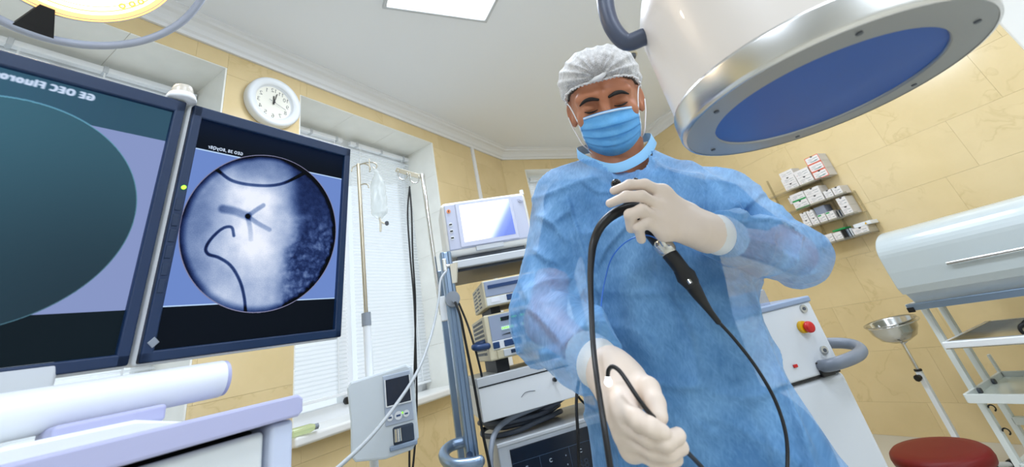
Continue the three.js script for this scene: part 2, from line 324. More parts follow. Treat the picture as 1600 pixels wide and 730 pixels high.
function monitor(x, paint, text, glow, label) {
  // in the monitors' common plane: u across, v up; the plane leans 7 degrees towards the room
  const t = thing('monitor', label, 'monitor', wpos(0.4153 + x, 1.3245, -0.8158), 0);
  t.rotation.set(MT, WT, 0, 'YXZ');
  const w = 0.3525, h = 0.432, cy = 0.02, sw = 0.312, sh = 0.385, sy = 0.0165;
  part('casing', box(w, h, 0.05, 0, cy, -0.034, 0.006), M.white, t);
  const bez = [box(w - 0.008, h / 2 + cy - sy - sh / 2 - 0.004, 0.014, 0, (sy + sh / 2 + cy + h / 2 - 0.004) / 2, -0.004, 0.003), box(w - 0.008, sy - sh / 2 - cy + h / 2 - 0.004, 0.014, 0, (sy - sh / 2 + cy - h / 2 + 0.004) / 2, -0.004, 0.003)];
  for (const s of [-1, 1]) bez.push(box((w - sw) / 2 - 0.004, h - 0.008, 0.014, s * (sw / 2 + (w - sw) / 4 - 0.002), cy, -0.004, 0.003));
  part('bezel', bez, navyFrame, t);
  const tex = screenTex(paint, text);
  part('screen', new THREE.PlaneGeometry(sw, sh).translate(0, sy, -0.0055), new THREE.MeshPhysicalMaterial({ ...screenShade, specularIntensity: 0.03, emissiveMap: tex, emissiveIntensity: glow }), t);
  part('back_shell', box(w * 0.72, h * 0.7, 0.05, 0, cy - 0.02, -0.075, 0.02), M.lilac, t);
  return t;
}
const rightMon = monitor(0.052, xray, (x) => {
  x.fillStyle = '#d8e8ff'; x.font = 'bold 17px sans-serif'; x.textAlign = 'center'; mirrored(x, 'GEO 38 ,8OyQ8r', 108, 106);
  x.font = 'bold 22px sans-serif'; x.fillText('\u2207', 309, 84);
}, 0.6, 'right monitor of the pair, showing a bluish round x-ray picture with a curled catheter');
const leftMon = monitor(-0.3045, teal, (x) => { x.textAlign = 'left'; x.font = 'bold 30px sans-serif'; for (const [a, b] of [[0, 0], [2, 0], [-2, 0], [0, 2], [0, -2], [3, 1], [-3, 1]]) { x.fillStyle = 'rgba(215,228,255,0.35)'; mirrored(x, 'GE OEC Fluorostar Intervent', 431 + a, 32 + b); } }, 0.6, 'left monitor of the pair, showing a dark teal disc beside a grey strip');
part('power_light', cyl(0.0035, 0.0035, 0.003, -0.163, 0.075, 0.004, 'z', 14), new THREE.MeshStandardMaterial({ color: '#3c5', emissive: '#9cff20', emissiveIntensity: 1.5 }), rightMon);
for (let k = 0; k < 6; k++) part('side_button', box(0.009, 0.02, 0.003, -0.165, 0.045 - k * 0.026, 0.003, 0.001), M.navy, rightMon);
part('badge', box(0.011, 0.011, 0.002, 0, 0, 0.0035, 0.001).rotateZ(Math.PI / 4).translate(-0.16, -0.165, 0), M.grey, rightMon);
part('rear_bulge', box(0.03, 0.22, 0.05, 0.165, 0.02, -0.055, 0.014), M.lilac, rightMon);
// warning beacon on top between the two
{
  const t = thing('beacon', 'small whitish round beacon standing on the top edge between the two monitors', 'indicator lamp', [0, 0, 0]);
  t.position.set(...wpos(0.278, 1.558, -0.8)); t.rotation.y = WT;
  part('collar', lathe([[0, 0], [0.024, 0], [0.024, 0.008], [0.021, 0.016], [0, 0.016]], 32), M.white, t);
  part('dome', lathe([[0.0165, 0.016], [0.017, 0.026], [0.015, 0.034], [0.008, 0.038], [0, 0.039]], 32), mat('#f0e8da', 0.25, 0, { transmission: 0.4, thickness: 0.01 }), t);
}
// the cart under the monitors
{
  const t = thing('monitor_cart', 'pale lilac equipment cart with a rolled white hinge under the two monitors', 'cart', wpos(0.05, 0, -0.75), WT);
  // local x = u - 0.05, z = w + 0.75
  const roll = cyl(0.0255, 0.0255, 0.58, 0.055, 1.0945, -0.062, 'x', 40);
  part('hinge_roll', roll, M.white, t); part('roll_cap', cyl(0.0245, 0.0245, 0.006, 0.348, 1.0945, -0.062, 'x', 40), M.lilac, t);
  part('hinge_plate', box(0.42, 0.045, 0.02, -0.05, 1.128, -0.095, 0.006), M.greyLight, t);
  const top = extrude([[-0.42, 1.026], [0.346, 1.026], [0.35, 1.029], [0.35, 1.041], [0.345, 1.045], [-0.42, 1.045]], 0.3, 0.003); top.translate(0, 0, -0.16);
  part('top_slab', top, M.lilac, t);
  part('raised_plinth', extrude([[-0.42, 1.04], [0.3, 1.04], [0.22, 1.058], [-0.42, 1.066]], 0.14, 0.004).translate(0, 0, -0.14), M.white, t);
  part('hinge_foot', box(0.11, 0.02, 0.06, 0.205, 1.064, -0.045, 0.005), M.lilac, t);
  part('corner_post', box(0.03, 0.99, 0.27, 0.333, 0.527, -0.004, 0.006), mat('#ccd5ea', 0.4), t);
  part('body', box(0.73, 0.95, 0.24, -0.045, 0.545, -0.03, 0.006), M.rubber, t);
  part('drawer_front', box(0.73, 0.32, 0.02, -0.05, 0.857, 0.112, 0.006), M.whiteGloss, t); part('drawer_front', box(0.73, 0.5, 0.02, -0.05, 0.42, 0.112, 0.006), M.whiteGloss, t);
  part('push_handle', tube([0.34, 0.95, 0.08, 0.37, 0.95, 0.10, 0.385, 0.945, 0.06, 0.385, 0.945, -0.06, 0.37, 0.95, -0.1, 0.34, 0.95, -0.1], 0.011), M.lilac, t);
  for (const [x, z] of [[-0.3, -0.12], [0.3, -0.12], [-0.3, 0.06], [0.3, 0.06]]) part('caster', cyl(0.035, 0.035, 0.03, x, 0.035, z, 'x'), M.greyDark, t);
}
const mergeBracket = () => { const g = extrude([[-0.012, 0.19], [0.012, 0.19], [0.034, 0.255], [-0.034, 0.255]], 0.02, 0.002); g.rotateX(Math.PI / 2).rotateY(-Math.PI / 2); g.scale(-1, 1, 1); g.computeVertexNormals(); const b = new THREE.Box3().setFromBufferAttribute(g.attributes.position); return g.translate(b.max.x > 0.2 ? 0 : 0, 0.012, 0); };
// ---------- surgical lamp, tilted, at the upper left ----------
{
  const t = thing('surgical_lamp', 'lit round surgical lamp with warm rim and a grey hoop handle, at the upper left', 'surgical lamp', [-0.496, 2.151, -1.021]);
  t.quaternion.setFromUnitVectors(V(0, 1, 0), V(-0.398, 0.679, -0.617).normalize());       // local -y is where it shines
  part('housing', lathe([[0, 0.14], [0.07, 0.135], [0.15, 0.1], [0.195, 0.05], [0.204, 0.01], [0.2, -0.004], [0.193, -0.006]], 72), M.greyLight, t);
  part('lamp_rim', lathe([[0.2, -0.002], [0.199, -0.006], [0.183, -0.004], [0.181, 0.0]], 72), new THREE.MeshStandardMaterial({ color: '#ffd9a0', emissive: '#ffb25c', emissiveIntensity: 0.85 }), t);
  part('lamp_glass', lathe([[0.182, -0.002], [0.12, -0.003], [0.0, -0.004]], 72), new THREE.MeshStandardMaterial({ color: '#ffffff', emissive: '#fff0d4', emissiveIntensity: 1.6 }), t);
  t.updateMatrixWorld();
  for (const [ring, tr] of [[0.172, 0.0015], [0.16, 0.001]]) part('lens_ring', new THREE.TorusGeometry(ring, tr, 8, 90).rotateX(Math.PI / 2).translate(0, -0.005, 0), new THREE.MeshStandardMaterial({ color: '#ffcf80', emissive: '#ffb050', emissiveIntensity: 0.8 }), t);
  for (const w of [[-0.444, 2.065, -1.149], [-0.425, 2.076, -1.149], [-0.408, 2.087, -1.148]]) { const q = t.worldToLocal(V(...w)); part('lamp_cell', new THREE.TorusGeometry(0.0055, 0.0022, 8, 20).rotateX(Math.PI / 2).translate(q.x, -0.007, q.z), new THREE.MeshStandardMaterial({ color: '#ffcf80', emissive: '#ff9a30', emissiveIntensity: 0.8 }), t); }
  part('hoop', new THREE.TorusGeometry(0.263, 0.0105, 16, 120).rotateX(Math.PI / 2), mat('#a9b0c0', 0.35), t);
  const spot = new THREE.SpotLight('#ffe2b8', 0.3, 4, 0.7, 0.6, 2); spot.position.set(0, -0.02, 0); spot.target.position.set(0, -1, 0); spot.castShadow = true; t.add(spot, spot.target);
  part('suspension_arm', tube([0, 0.13, 0, 0, 0.3, 0.05, -0.05, 0.55, 0.1], 0.025), M.greyLight, t);
  t.updateMatrixWorld();
  for (const [px, py, pz, a] of [[-.5278, 1.8939, -1.0554]].map((p) => [...p, 0])) {      // dark bracket between hoop and housing
    const q = t.worldToLocal(V(px, py, pz)); const ang = Math.atan2(q.z, q.x);
    for (const da of [0, 2.1, 4.2]) part('bracket', mergeBracket().rotateY(-(ang + da)), M.rubber, t);
  }
}

// ---------- infusion stand, pump, bag, bottle ----------
const TT = -12.5 * D2R;
{
  const t = thing('iv_pole', 'slim infusion stand with chrome upper rod and wire hooks in front of the window blind', 'drip stand', [0.209, 0, -1.586], TT);
  part('upper_rod', rod([-0.006, 1.2, 0], [-0.009, 1.78, 0], 0.0065), M.brass, t); part('collar', cyl(0.015, 0.015, 0.04, -0.006, 1.215, 0), M.grey, t);
  part('lower_tube', rod([0, 0.06, 0], [-0.005, 1.2, 0], 0.0125), M.white, t);
  part('hook', tube([-0.009, 1.775, 0, 0.02, 1.782, 0, 0.05, 1.777, 0.002, 0.06, 1.765, 0.002, 0.055, 1.752, 0.002, 0.045, 1.758, 0.002], 0.0022, false, 40, 8), M.brass, t);
  part('hook', tube([-0.009, 1.775, 0, 0.012, 1.776, 0.006, 0.03, 1.764, 0.012, 0.036, 1.745, 0.014, 0.032, 1.735, 0.016], 0.0022, false, 40, 8), M.brass, t);
  part('hook', tube([-0.009, 1.775, 0, -0.018, 1.774, 0.0, -0.03, 1.765, 0.004, -0.034, 1.75, 0.004], 0.0022, false, 40, 8), M.brass, t);
  part('hook', tube([0.033, 1.745, 0.012, 0.034, 1.79, 0.012], 0.002, false, 8, 8), M.brass, t);
  part('hook', tube([-0.009, 1.69, 0, 0.01, 1.692, 0.005, 0.022, 1.685, 0.01, 0.026, 1.672, 0.01], 0.0022, false, 40, 8), M.brass, t);
  for (let k = 0; k < 5; k++) { const a = k * 72 * D2R; part('base_leg', rod([0, 0.07, 0], [0.24 * Math.cos(a), 0.035, 0.24 * Math.sin(a)], 0.012, 0.009), M.greyLight, t); part('caster', cyl(0.022, 0.022, 0.018, 0.24 * Math.cos(a), 0.022, 0.24 * Math.sin(a), 'x', 20), M.black, t); }
}
{
  const clear = mat('#f4f7f6', 0.22, 0, { transmission: 0.72, thickness: 0, ior: 1.5, side: THREE.DoubleSide });
  const t = thing('drip_bag', 'crumpled clear plastic drip bag hanging on the infusion stand hook', 'drip bag', wpos(0, 0, 0)); t.position.set(0.209, 0, -1.586); t.rotation.y = TT;
  const g = new THREE.CylinderGeometry(0.0215, 0.024, 0.19, 40, 40, true), p = g.attributes.position;
  for (let i = 0; i < p.count; i++) {
    const y = p.getY(i), s = (y + 0.095) / 0.19, a = Math.atan2(p.getZ(i), p.getX(i)), top = smooth(0, 0.35, 1 - s), bot = smooth(0, 0.12, s);
    const r = 0.0285 * (0.28 + 0.72 * top) * (0.35 + 0.65 * bot) * (1 + 0.28 * fbm(Math.cos(a) * 1.6, s * 5, Math.sin(a) * 1.6, 3));
    p.setXYZ(i, Math.cos(a) * r, y, Math.sin(a) * r * 0.5);
  }
  g.computeVertexNormals(); part('bag', g.translate(0.058, 1.64, 0.012), clear, t);
  part('hanging_loop', tube([0.036, 1.738, 0.014, 0.045, 1.75, 0.01, 0.058, 1.735, 0.012, 0.05, 1.72, 0.012], 0.003, false, 30, 8), clear, t);
  part('outlet_tube', tube([0.058, 1.55, 0.012, 0.06, 1.53, 0.012, 0.058, 1.50, 0.012], 0.004, false, 20, 8), M.cream, t); part('stopper', cyl(0.007, 0.007, 0.012, 0.082, 1.522, 0.02, 'z', 20), M.greyDark, t);
  part('outlet_tube', tube([0.06, 1.535, 0.012, 0.072, 1.525, 0.015, 0.082, 1.522, 0.018], 0.003, false, 12, 8), M.cream, t);
}
{
  const t = thing('infusion_pump', 'pale grey infusion pump box with a small dark screen, clamped on the drip stand', 'medical pump', [0.209, 0, -1.586], TT);
  // the body: a tapered housing whose right part carries the panel
  const prof = [[-0.052, 1.03], [-0.044, 1.04], [0.108, 1.052], [0.118, 1.045], [0.122, 1.03], [0.122, 0.872], [0.106, 0.852], [0.035, 0.848], [-0.038, 0.86], [-0.047, 0.872], [-0.045, 0.95]];
  part('housing', extrude(prof, 0.085, 0.006).translate(0, 0, 0.016), mat('#ced6da', 0.42), t);
  part('panel', box(0.078, 0.125, 0.004, 0.08, 0.978, 0.108, 0.002), mat('#aeb9c8', 0.4), t);
  part('screen', box(0.066, 0.066, 0.004, 0.082, 0.996, 0.111, 0.001), new THREE.MeshPhysicalMaterial({ color: '#0a1c33', roughness: 0.15 }), t);
  part('screen_rim', [box(0.07, 0.003, 0.004, 0.082, 0.962, 0.112), box(0.003, 0.068, 0.004, 0.117, 0.996, 0.112), box(0.003, 0.068, 0.004, 0.047, 0.996, 0.112)], M.white, t);
  for (const [x, r] of [[0.055, 0.0085], [0.078, 0.0105], [0.1, 0.0085]]) { part('round_button', cyl(r, r, 0.004, x, 0.935, 0.111, 'z', 24), M.white, t); part('button_mark', box(r * 1.1, r * 0.4, 0.002, x, 0.935, 0.1135), M.button, t); }
  part('status_light', cyl(0.0022, 0.0022, 0.003, 0.0895, 0.939, 0.111, 'z', 12), new THREE.MeshStandardMaterial({ color: '#7c3', emissive: '#8f2', emissiveIntensity: 1 }), t);
  part('tube_recess', box(0.058, 0.044, 0.03, 0.088, 0.888, 0.096, 0.006), mat('#2c3a4c', 0.5), t); part('roller', cyl(0.011, 0.012, 0.03, 0.074, 0.89, 0.108, 'y', 24), M.steel, t);
  part('recess_lip', box(0.075, 0.012, 0.03, 0.086, 0.862, 0.1, 0.004), mat('#8b9db3', 0.4), t);
  part('clamp', box(0.03, 0.06, 0.03, -0.004, 0.95, 0.002, 0.004), M.greyDark, t);
}
{
  const t = thing('bottle', 'small clear bottle with greenish liquid lying on the window sill', 'bottle', wpos(1.335, 0.9075, -1.955), WT); t.rotation.y = WT - 0.3;
  part('flask', lathe([[0, 0], [0.015, 0], [0.0165, 0.01], [0.0165, 0.085], [0.012, 0.1], [0.009, 0.105]], 32).rotateZ(-Math.PI / 2).translate(-0.09, 0, 0), mat('#dfe8b0', 0.05, 0, { transmission: 0.85, thickness: 0.02 }), t);
  part('stopper', cyl(0.011, 0.011, 0.014, 0.021, 0, 0, 'x', 24), M.grey, t); part('seal', cyl(0.007, 0.007, 0.002, 0.029, 0, 0, 'x', 20), M.black, t);
}
// ---------- endoscopy trolley ----------
const TO = [0.59, 0, -1.70];
{
  const t = thing('equipment_trolley', 'tall endoscopy trolley of aluminium posts with shelves and a white drawer unit', 'trolley', TO, TT);
  for (const x of [-0.052, 0.60]) {
    part('post', [box(0.046, 1.36, 0.05, x, 0.75, -0.025, 0.004), ...[-0.014, 0.014].map((d) => cyl(0.007, 0.007, 1.36, x + d, 0.75, 0.001, 'y', 12))], M.aluBlue, t);
    part('post', box(0.046, 1.36, 0.05, x, 0.75, -0.42, 0.004), M.aluBlue, t); part('foot_rail', box(0.05, 0.06, 0.6, x, 0.08, -0.22, 0.01), M.greyDark, t);
    for (const z of [0.04, -0.48]) part('caster', cyl(0.045, 0.045, 0.03, x, 0.045, z, 'x'), M.black, t);
  }
  const top = part('top_shelf', [box(0.64, 0.03, 0.03, 0.29, 1.372, -0.01, 0.004), box(0.64, 0.006, 0.42, 0.29, 1.386, -0.22, 0.002), box(0.02, 0.04, 0.42, -0.02, 1.366, -0.22, 0.004), box(0.02, 0.04, 0.42, 0.6, 1.366, -0.22, 0.004)], M.greyLight, t);
  part('shelf_underside', box(0.6, 0.01, 0.38, 0.29, 1.352, -0.22), M.greyDark, top);
  part('shelf_bracket', extrude([[0, 0], [0.016, 0], [0.03, 0.075], [0, 0.075]], 0.012).rotateY(-0.5).translate(-0.036, 1.302, 0.0), M.cream, t);
  part('clamp_screw', [cyl(0.008, 0.008, 0.05, -0.045, 1.372, 0.0, 'x', 16), box(0.016, 0.05, 0.012, -0.062, 1.378, 0.008, 0.004)], M.chrome, t);
  const d = part('drawer_unit', box(0.60, 0.128, 0.38, 0.3, 0.887, -0.19, 0.003), M.white, t);
  part('lid', box(0.604, 0.03, 0.384, 0.3, 0.9445, -0.19, 0.003), M.greyLight, d); part('lid_gap', box(0.596, 0.004, 0.376, 0.3, 0.929, -0.186), M.black, d);
  part('drawer_mark', tube([0.15, 0.868, 0.001, 0.165, 0.878, 0.001, 0.185, 0.879, 0.001, 0.205, 0.876, 0.001], 0.0009, false, 20, 6), M.greyDark, d); part('drawer_knob', cyl(0.007, 0.007, 0.02, 0.285, 0.895, 0.01, 'z', 16), M.black, d);
  part('lower_shelf', box(0.64, 0.02, 0.42, 0.29, 0.535, -0.21, 0.004), M.greyLight, t); part('bottom_shelf', box(0.64, 0.03, 0.46, 0.29, 0.13, -0.21, 0.004), M.greyLight, t);
  part('push_handle', tube([-0.06, 0.782, -0.03, -0.12, 0.782, -0.02, -0.148, 0.772, 0.03, -0.125, 0.752, 0.1, -0.06, 0.742, 0.115, -0.042, 0.742, 0.115], 0.017), M.aluBlue, t);
  part('handle_stub', rod([-0.06, 0.745, -0.02], [-0.075, 0.745, 0.11], 0.012), M.navy, t);
  // a ring clamp on the post that carries a camera cable
  part('ring_clamp', [cyl(0.028, 0.028, 0.04, -0.05, 1.243, 0.012, 'z', 28), cyl(0.012, 0.009, 0.03, -0.045, 1.236, 0.045, 'z', 20)], M.grey, t);
  part('accessory_pole', [rod([-0.095, 1.2, -0.03], [-0.106, 1.79, -0.03], 0.009), cyl(0.011, 0.011, 0.014, -0.106, 1.79, -0.03)], M.chrome, t);
  part('hook_bar', flatBar([-0.106, 1.782, -0.03], [-0.218, 1.835, -0.03], 0.02, 0.004), M.brass, t);
  for (const x of [-0.205, -0.155]) { const y = 1.828 - (x + 0.205) * 0.46; part('wire_hook', tube([x - 0.005, y, -0.028, x - 0.003, y - 0.035, -0.024, x + 0.014, y - 0.05, -0.02, x + 0.032, y - 0.035, -0.024, x + 0.033, y - 0.018, -0.026], 0.0028, false, 36, 8), M.steel, t); }
  part('pole_plate', box(0.03, 0.09, 0.03, -0.085, 1.22, -0.025, 0.003), M.white, t);
}
function slotGrid(list, z) { return list.map(([x, y, w, h]) => box(w, h, 0.003, x, y, z)); }
{ // processor monitor on the top shelf
  const t = thing('processor_monitor', 'beige video processor with bright white screen on the top shelf of the trolley', 'monitor', TO, TT);
  const front = (pts, z, d, m, name, p = t) => part(name, extrude(pts, d, 0.006).translate(0, 0, z), m, p);
  const shell = box(0.392, 0.236, 0.2, 0.15, 1.531, -0.125, 0.022); part('casing', shell, mat('#e8e6de', 0.4), t);
  part('bezel', box(0.362, 0.2, 0.012, 0.15, 1.536, -0.025, 0.006), mat('#c4c8da', 0.45), t);
  part('screen_surround', box(0.258, 0.196, 0.01, 0.146, 1.538, -0.018, 0.004), mat('#cdd0e2', 0.45), t);
  part('screen', new THREE.PlaneGeometry(0.226, 0.162).translate(0.148, 1.541, -0.0125), new THREE.MeshStandardMaterial({ color: '#101014', roughness: 0.2, emissive: '#ffffff', emissiveIntensity: 1.15, emissiveMap: canvasTex(256, 180, (x) => { const g = x.createLinearGradient(170, 40, 256, 100); g.addColorStop(0, '#f7f9ff'); g.addColorStop(0.35, '#c9d4f4'); g.addColorStop(0.7, '#5a70b8'); g.addColorStop(1, '#4058a8'); x.fillStyle = g; x.fillRect(0, 0, 256, 180); }) }), t);
  part('power_button', cyl(0.0085, 0.0085, 0.005, -0.0135, 1.604, -0.018, 'z', 24), mat('#e88a4a', 0.4), t); part('power_mark', box(0.004, 0.008, 0.002, -0.0135, 1.604, -0.015, 0.001), M.rubber, t);
  for (let k = 0; k < 3; k++) { const s = part('socket_ring', cyl(0.0085, 0.0085, 0.004, -0.013, 1.545 - k * 0.029, -0.018, 'z', 24), M.white, t); part('socket', box(0.013, 0.006, 0.003, -0.013, 1.545 - k * 0.029, -0.0155, 0.001), M.black, s); }
  part('drive_slot', box(0.12, 0.02, 0.012, 0.14, 1.428, -0.022, 0.003), M.greyLight, t); part('dial', [cyl(0.013, 0.013, 0.006, 0.316, 1.612, -0.017, 'z', 28), cyl(0.007, 0.006, 0.006, 0.316, 1.612, -0.013, 'z', 20)], mat('#c4c8da', 0.4), t);
  part('knob', cyl(0.009, 0.009, 0.022, 0.34, 1.655, -0.05), M.white, t); part('foot', box(0.3, 0.03, 0.15, 0.15, 1.402, -0.13), M.greyDark, t);
}
const ledMat = (draw, w = 256, h = 64) => new THREE.MeshStandardMaterial({ color: '#0a0f14', roughness: 0.3, emissive: '#ffffff', emissiveIntensity: 1, emissiveMap: canvasTex(w, h, (x) => { x.fillStyle = '#04080c'; x.fillRect(0, 0, w, h); draw(x, w, h); }) });
{
  const t = thing('light_source', 'upper beige device with grey panel and slotted side, on the trolley shelf', 'medical device', TO, TT);
  part('casing', box(0.33, 0.1, 0.33, 0.24, 1.24, -0.165, 0.006), mat('#ddd3b4', 0.45), t); part('front_panel', box(0.315, 0.058, 0.006, 0.24, 1.256, 0.0, 0.002), M.panelBlue, t);
  part('lower_strip', box(0.315, 0.03, 0.006, 0.24, 1.209, 0.0, 0.002), M.white, t); part('label_strip', box(0.3, 0.013, 0.003, 0.245, 1.263, 0.004), M.button, t);
  part('sticker', box(0.035, 0.014, 0.002, 0.118, 1.211, 0.004), mat('#f4f5fa', 0.5), t); part('rocker_button', box(0.05, 0.022, 0.006, 0.19, 1.212, 0.004, 0.01), M.button, t);
  const s = []; for (let i = 0; i < 2; i++) for (let k = 0; k < 6; k++) s.push(box(0.003, 0.005, i ? 0.055 : 0.09, 0.0745, 1.275 - k * 0.0145, -0.24 + i * 0.12).rotateX(0)); part('vent_slots', s, M.greyDark, t);
  for (const x of [0.12, 0.36]) part('foot', box(0.04, 0.035, 0.25, x, 1.178, -0.17), M.rubber, t);
}
{
  const t = thing('insufflator', 'lower beige device with green bar display and a black knob ring, under the slotted one', 'medical device', TO, TT);
  part('casing', box(0.34, 0.16, 0.4, 0.23, 1.083, -0.205, 0.007), mat('#ddd3b4', 0.45), t); part('front_panel', box(0.315, 0.09, 0.006, 0.236, 1.112, -0.004, 0.002), M.panelBlue, t);
  part('lower_strip', box(0.315, 0.03, 0.006, 0.236, 1.052, -0.004, 0.002), M.white, t);
  part('display', box(0.10, 0.014, 0.004, 0.175, 1.138, 0.0, 0.001), ledMat((x, w, h) => { x.fillStyle = '#5ff03a'; x.fillRect(110, 22, 140, 20); }), t);
  part('bar_display', box(0.10, 0.012, 0.004, 0.172, 1.105, 0.0, 0.001), ledMat((x, w, h) => { x.fillStyle = '#9aa6bd'; x.fillRect(0, 0, w, h); x.fillStyle = '#8aff30'; for (let k = 0; k < 14; k++) if (k < 7 || k > 11) x.fillRect(6 + k * 18, 12, 11, 40); }), t);
  part('level_wedge', extrude([[0.12, 1.083], [0.20, 1.081], [0.20, 1.091]], 0.003).translate(0, 0, -0.001), M.black, t);
  part('knob_ring', new THREE.TorusGeometry(0.033, 0.0055, 12, 48).translate(0.222, 1.118, 0.006), M.black, t);
  for (const [x, w] of [[0.092, 0.026], [0.158, 0.07], [0.222, 0.026]]) part('button', box(w, 0.022, 0.006, x, 1.052, 0.0, 0.0105), M.button, t);
  part('lower_bay', box(0.26, 0.03, 0.01, 0.22, 1.02, -0.004, 0.003), mat('#cfc5a6', 0.45), t); part('counter_plate', box(0.075, 0.024, 0.006, 0.152, 1.02, 0.003, 0.002), M.greyLight, t); part('counter', box(0.035, 0.012, 0.003, 0.16, 1.021, 0.007, 0.001), M.navy, t);
  const s = []; for (let i = 0; i < 7; i++) for (let k = 0; k < 8; k++) s.push(box(0.003, 0.01, 0.028, 0.0595, 1.145 - k * 0.0165, -0.34 + i * 0.045)); part('vent_slots', s, M.greyDark, t);
  part('hose_handle', tube([0.06, 1.07, -0.06, 0.03, 1.068, -0.055, 0.01, 1.063, -0.03, 0.02, 1.058, 0.0, 0.06, 1.056, -0.005], 0.011, false, 40, 12), M.button, t);
  for (const x of [0.11, 0.36]) part('foot', box(0.05, 0.046, 0.3, x, 0.982, -0.19), M.rubber, t);
}
{
  const t = thing('electrosurgical_unit', 'grey device with dark blue digit panel at the bottom of the trolley', 'medical device', TO, TT);
  part('casing', box(0.46, 0.2, 0.38, 0.265, 0.65, -0.19, 0.006), mat('#c3c9cf', 0.4), t);
  const front = canvasTex(768, 320, (x) => {
    x.fillStyle = '#0a1626'; x.fillRect(0, 0, 768, 320); x.strokeStyle = '#41566e'; x.lineWidth = 3; x.beginPath(); x.moveTo(0, 78); x.lineTo(768, 78); for (const q of [190, 400, 560]) { x.moveTo(q, 78); x.lineTo(q, 320); } x.stroke();
    x.strokeStyle = '#b8c2cc'; x.lineWidth = 5; for (const [q, y] of [[95, 120], [262, 120], [480, 120]]) { x.beginPath(); x.arc(q, y, 9, 0.6, 5.6); x.stroke(); }
    x.fillStyle = '#1d2c40'; x.font = 'bold 70px monospace'; x.textAlign = 'center'; mirrored(x, '888', 95, 220); mirrored(x, '88', 262, 220); mirrored(x, '88', 480, 220);
    x.fillStyle = '#8a97a5'; for (let k = 0; k < 4; k++) { x.beginPath(); x.arc(370, 120 + k * 50, 5, 0, 7); x.fill(); } x.fillRect(245, 245, 34, 7); x.fillRect(465, 245, 34, 7); x.fillStyle = '#e4ebf2'; x.fillRect(615, 108, 8, 24); x.fillStyle = '#1d6a4a'; x.fillRect(640, 150, 60, 18);
  });
  part('front_panel', box(0.40, 0.165, 0.008, 0.275, 0.645, 0.0, 0.002), mat('#ffffff', 0.25, 0, { map: front }), t);
  part('top_rim', box(0.462, 0.012, 0.03, 0.265, 0.746, -0.012, 0.003), M.greyLight, t); part('foot', box(0.4, 0.012, 0.3, 0.265, 0.546, -0.19), M.rubber, t);
}
{ // coiled hose lying on it
  const t = thing('cable_coil', 'loosely coiled dark grey hose lying on top of the lowest trolley device', 'cable', TO, TT), r = rng(5);
  const coil = (cx, cz, rx, rz, y, ph, rad) => { const p = []; for (let k = 0; k < 14; k++) { const a = k / 14 * 6.2832 + ph; p.push(cx + rx * Math.cos(a), y + 0.008 * Math.sin(a * 2 + ph) + r() * 0.004, cz + rz * Math.sin(a)); } return tube(p, rad, true, 120, 12); };
  const rope = mat('#565c66', 0.45);
  part('loop', coil(0.17, -0.17, 0.16, 0.1, 0.766, 0, 0.0085), rope, t); part('loop', coil(0.18, -0.18, 0.15, 0.085, 0.782, 1, 0.0085), rope, t); part('loop', coil(0.16, -0.17, 0.155, 0.095, 0.796, 2, 0.0085), rope, t);
  part('loop', coil(0.28, -0.15, 0.07, 0.06, 0.808, 0.5, 0.009), rope, t);
  part('hose_end', tube([0.28, 0.82, -0.1, 0.2, 0.816, -0.07, 0.1, 0.805, -0.06, 0.04, 0.785, -0.02, 0.008, 0.74, 0.02, 0.0, 0.69, 0.035, 0.015, 0.655, 0.035, 0.035, 0.655, 0.02], 0.0095), mat('#8d95a0', 0.45), t);
}
// cables hung about the trolley
const tw = (l) => { const o = []; for (let i = 0; i < l.length; i += 3) { const x = l[i], z = l[i + 2], c = Math.cos(TT), s = Math.sin(TT); o.push(TO[0] + c * x + s * z, l[i + 1], TO[2] - s * x + c * z); } return o; };
single('hanging_cable', tube([.4392, 1.7536, -1.7868, .4211, 1.6426, -1.7912, .4139, 1.4497, -1.7928, .4099, 1.2723, -1.7835, .3952, 1.0712, -1.7766, .3796, .913, -1.7698, .3606, .8073, -1.7635, .3391, .7097, -1.7678], 0.0036, false, 90, 8), M.black, 'long black cable looped over the flat hook bar, its left strand', 'cable');
single('hanging_cable', tube([.4392, 1.7536, -1.7868, .4368, 1.6401, -1.7874, .4239, 1.448, -1.7905, .4169, 1.2726, -1.7921, .3929, 1.0723, -1.7873, .369, .9152, -1.7822, .3464, .81, -1.7765, .3352, .7107, -1.7685], 0.0036, false, 90, 8), M.black, 'long black cable looped over the flat hook bar, its right strand', 'cable');
single('suction_hose', tube([.5105, 1.3417, -1.6425, .4829, 1.3142, -1.63, .4537, 1.2354, -1.5968, .4082, 1.1425, -1.5471, .3278, 1.0401, -1.4432, .2288, .9679, -1.3203, .1424, .9231, -1.2117, .0685, .8969, -1.1379, .0112, .8772, -1.0999], 0.0045, false, 110, 12), mat('#b3b8ba', 0.4), 'pale grey hose sweeping from the trolley post down across the infusion pump', 'hose');
single('camera_cable', tube(tw([-0.045, 1.225, 0.06, -0.035, 1.18, 0.065, -0.028, 1.1, 0.05, -0.018, 0.95, 0.045, -0.012, 0.8, 0.045, 0.0, 0.65, 0.04, 0.01, 0.4, 0.03, 0.02, 0.15, 0.0]), 0.0048, false, 90, 10), M.black, 'thick black cable running down the trolley post from the ring clamp', 'cable');
single('mains_cable', tube(tw([-0.02, 1.23, -0.06, 0.0, 1.15, -0.05, 0.012, 1.06, -0.02, 0.02, 0.98, -0.012, 0.022, 0.9655, -0.02, 0.03, 0.9655, -0.1]), 0.0042, false, 60, 10), M.black, 'thin black cable behind the trolley post beside the slotted devices', 'cable');
single('power_cord', tube([.9117, .919, -1.4937, .861, .8419, -1.489, .8294, .7404, -1.484, .8109, .651, -1.4941, .7954, .5819, -1.5024], 0.0055, false, 50, 10), M.black, 'black cord hanging in front of the dark blue device panel', 'cable');
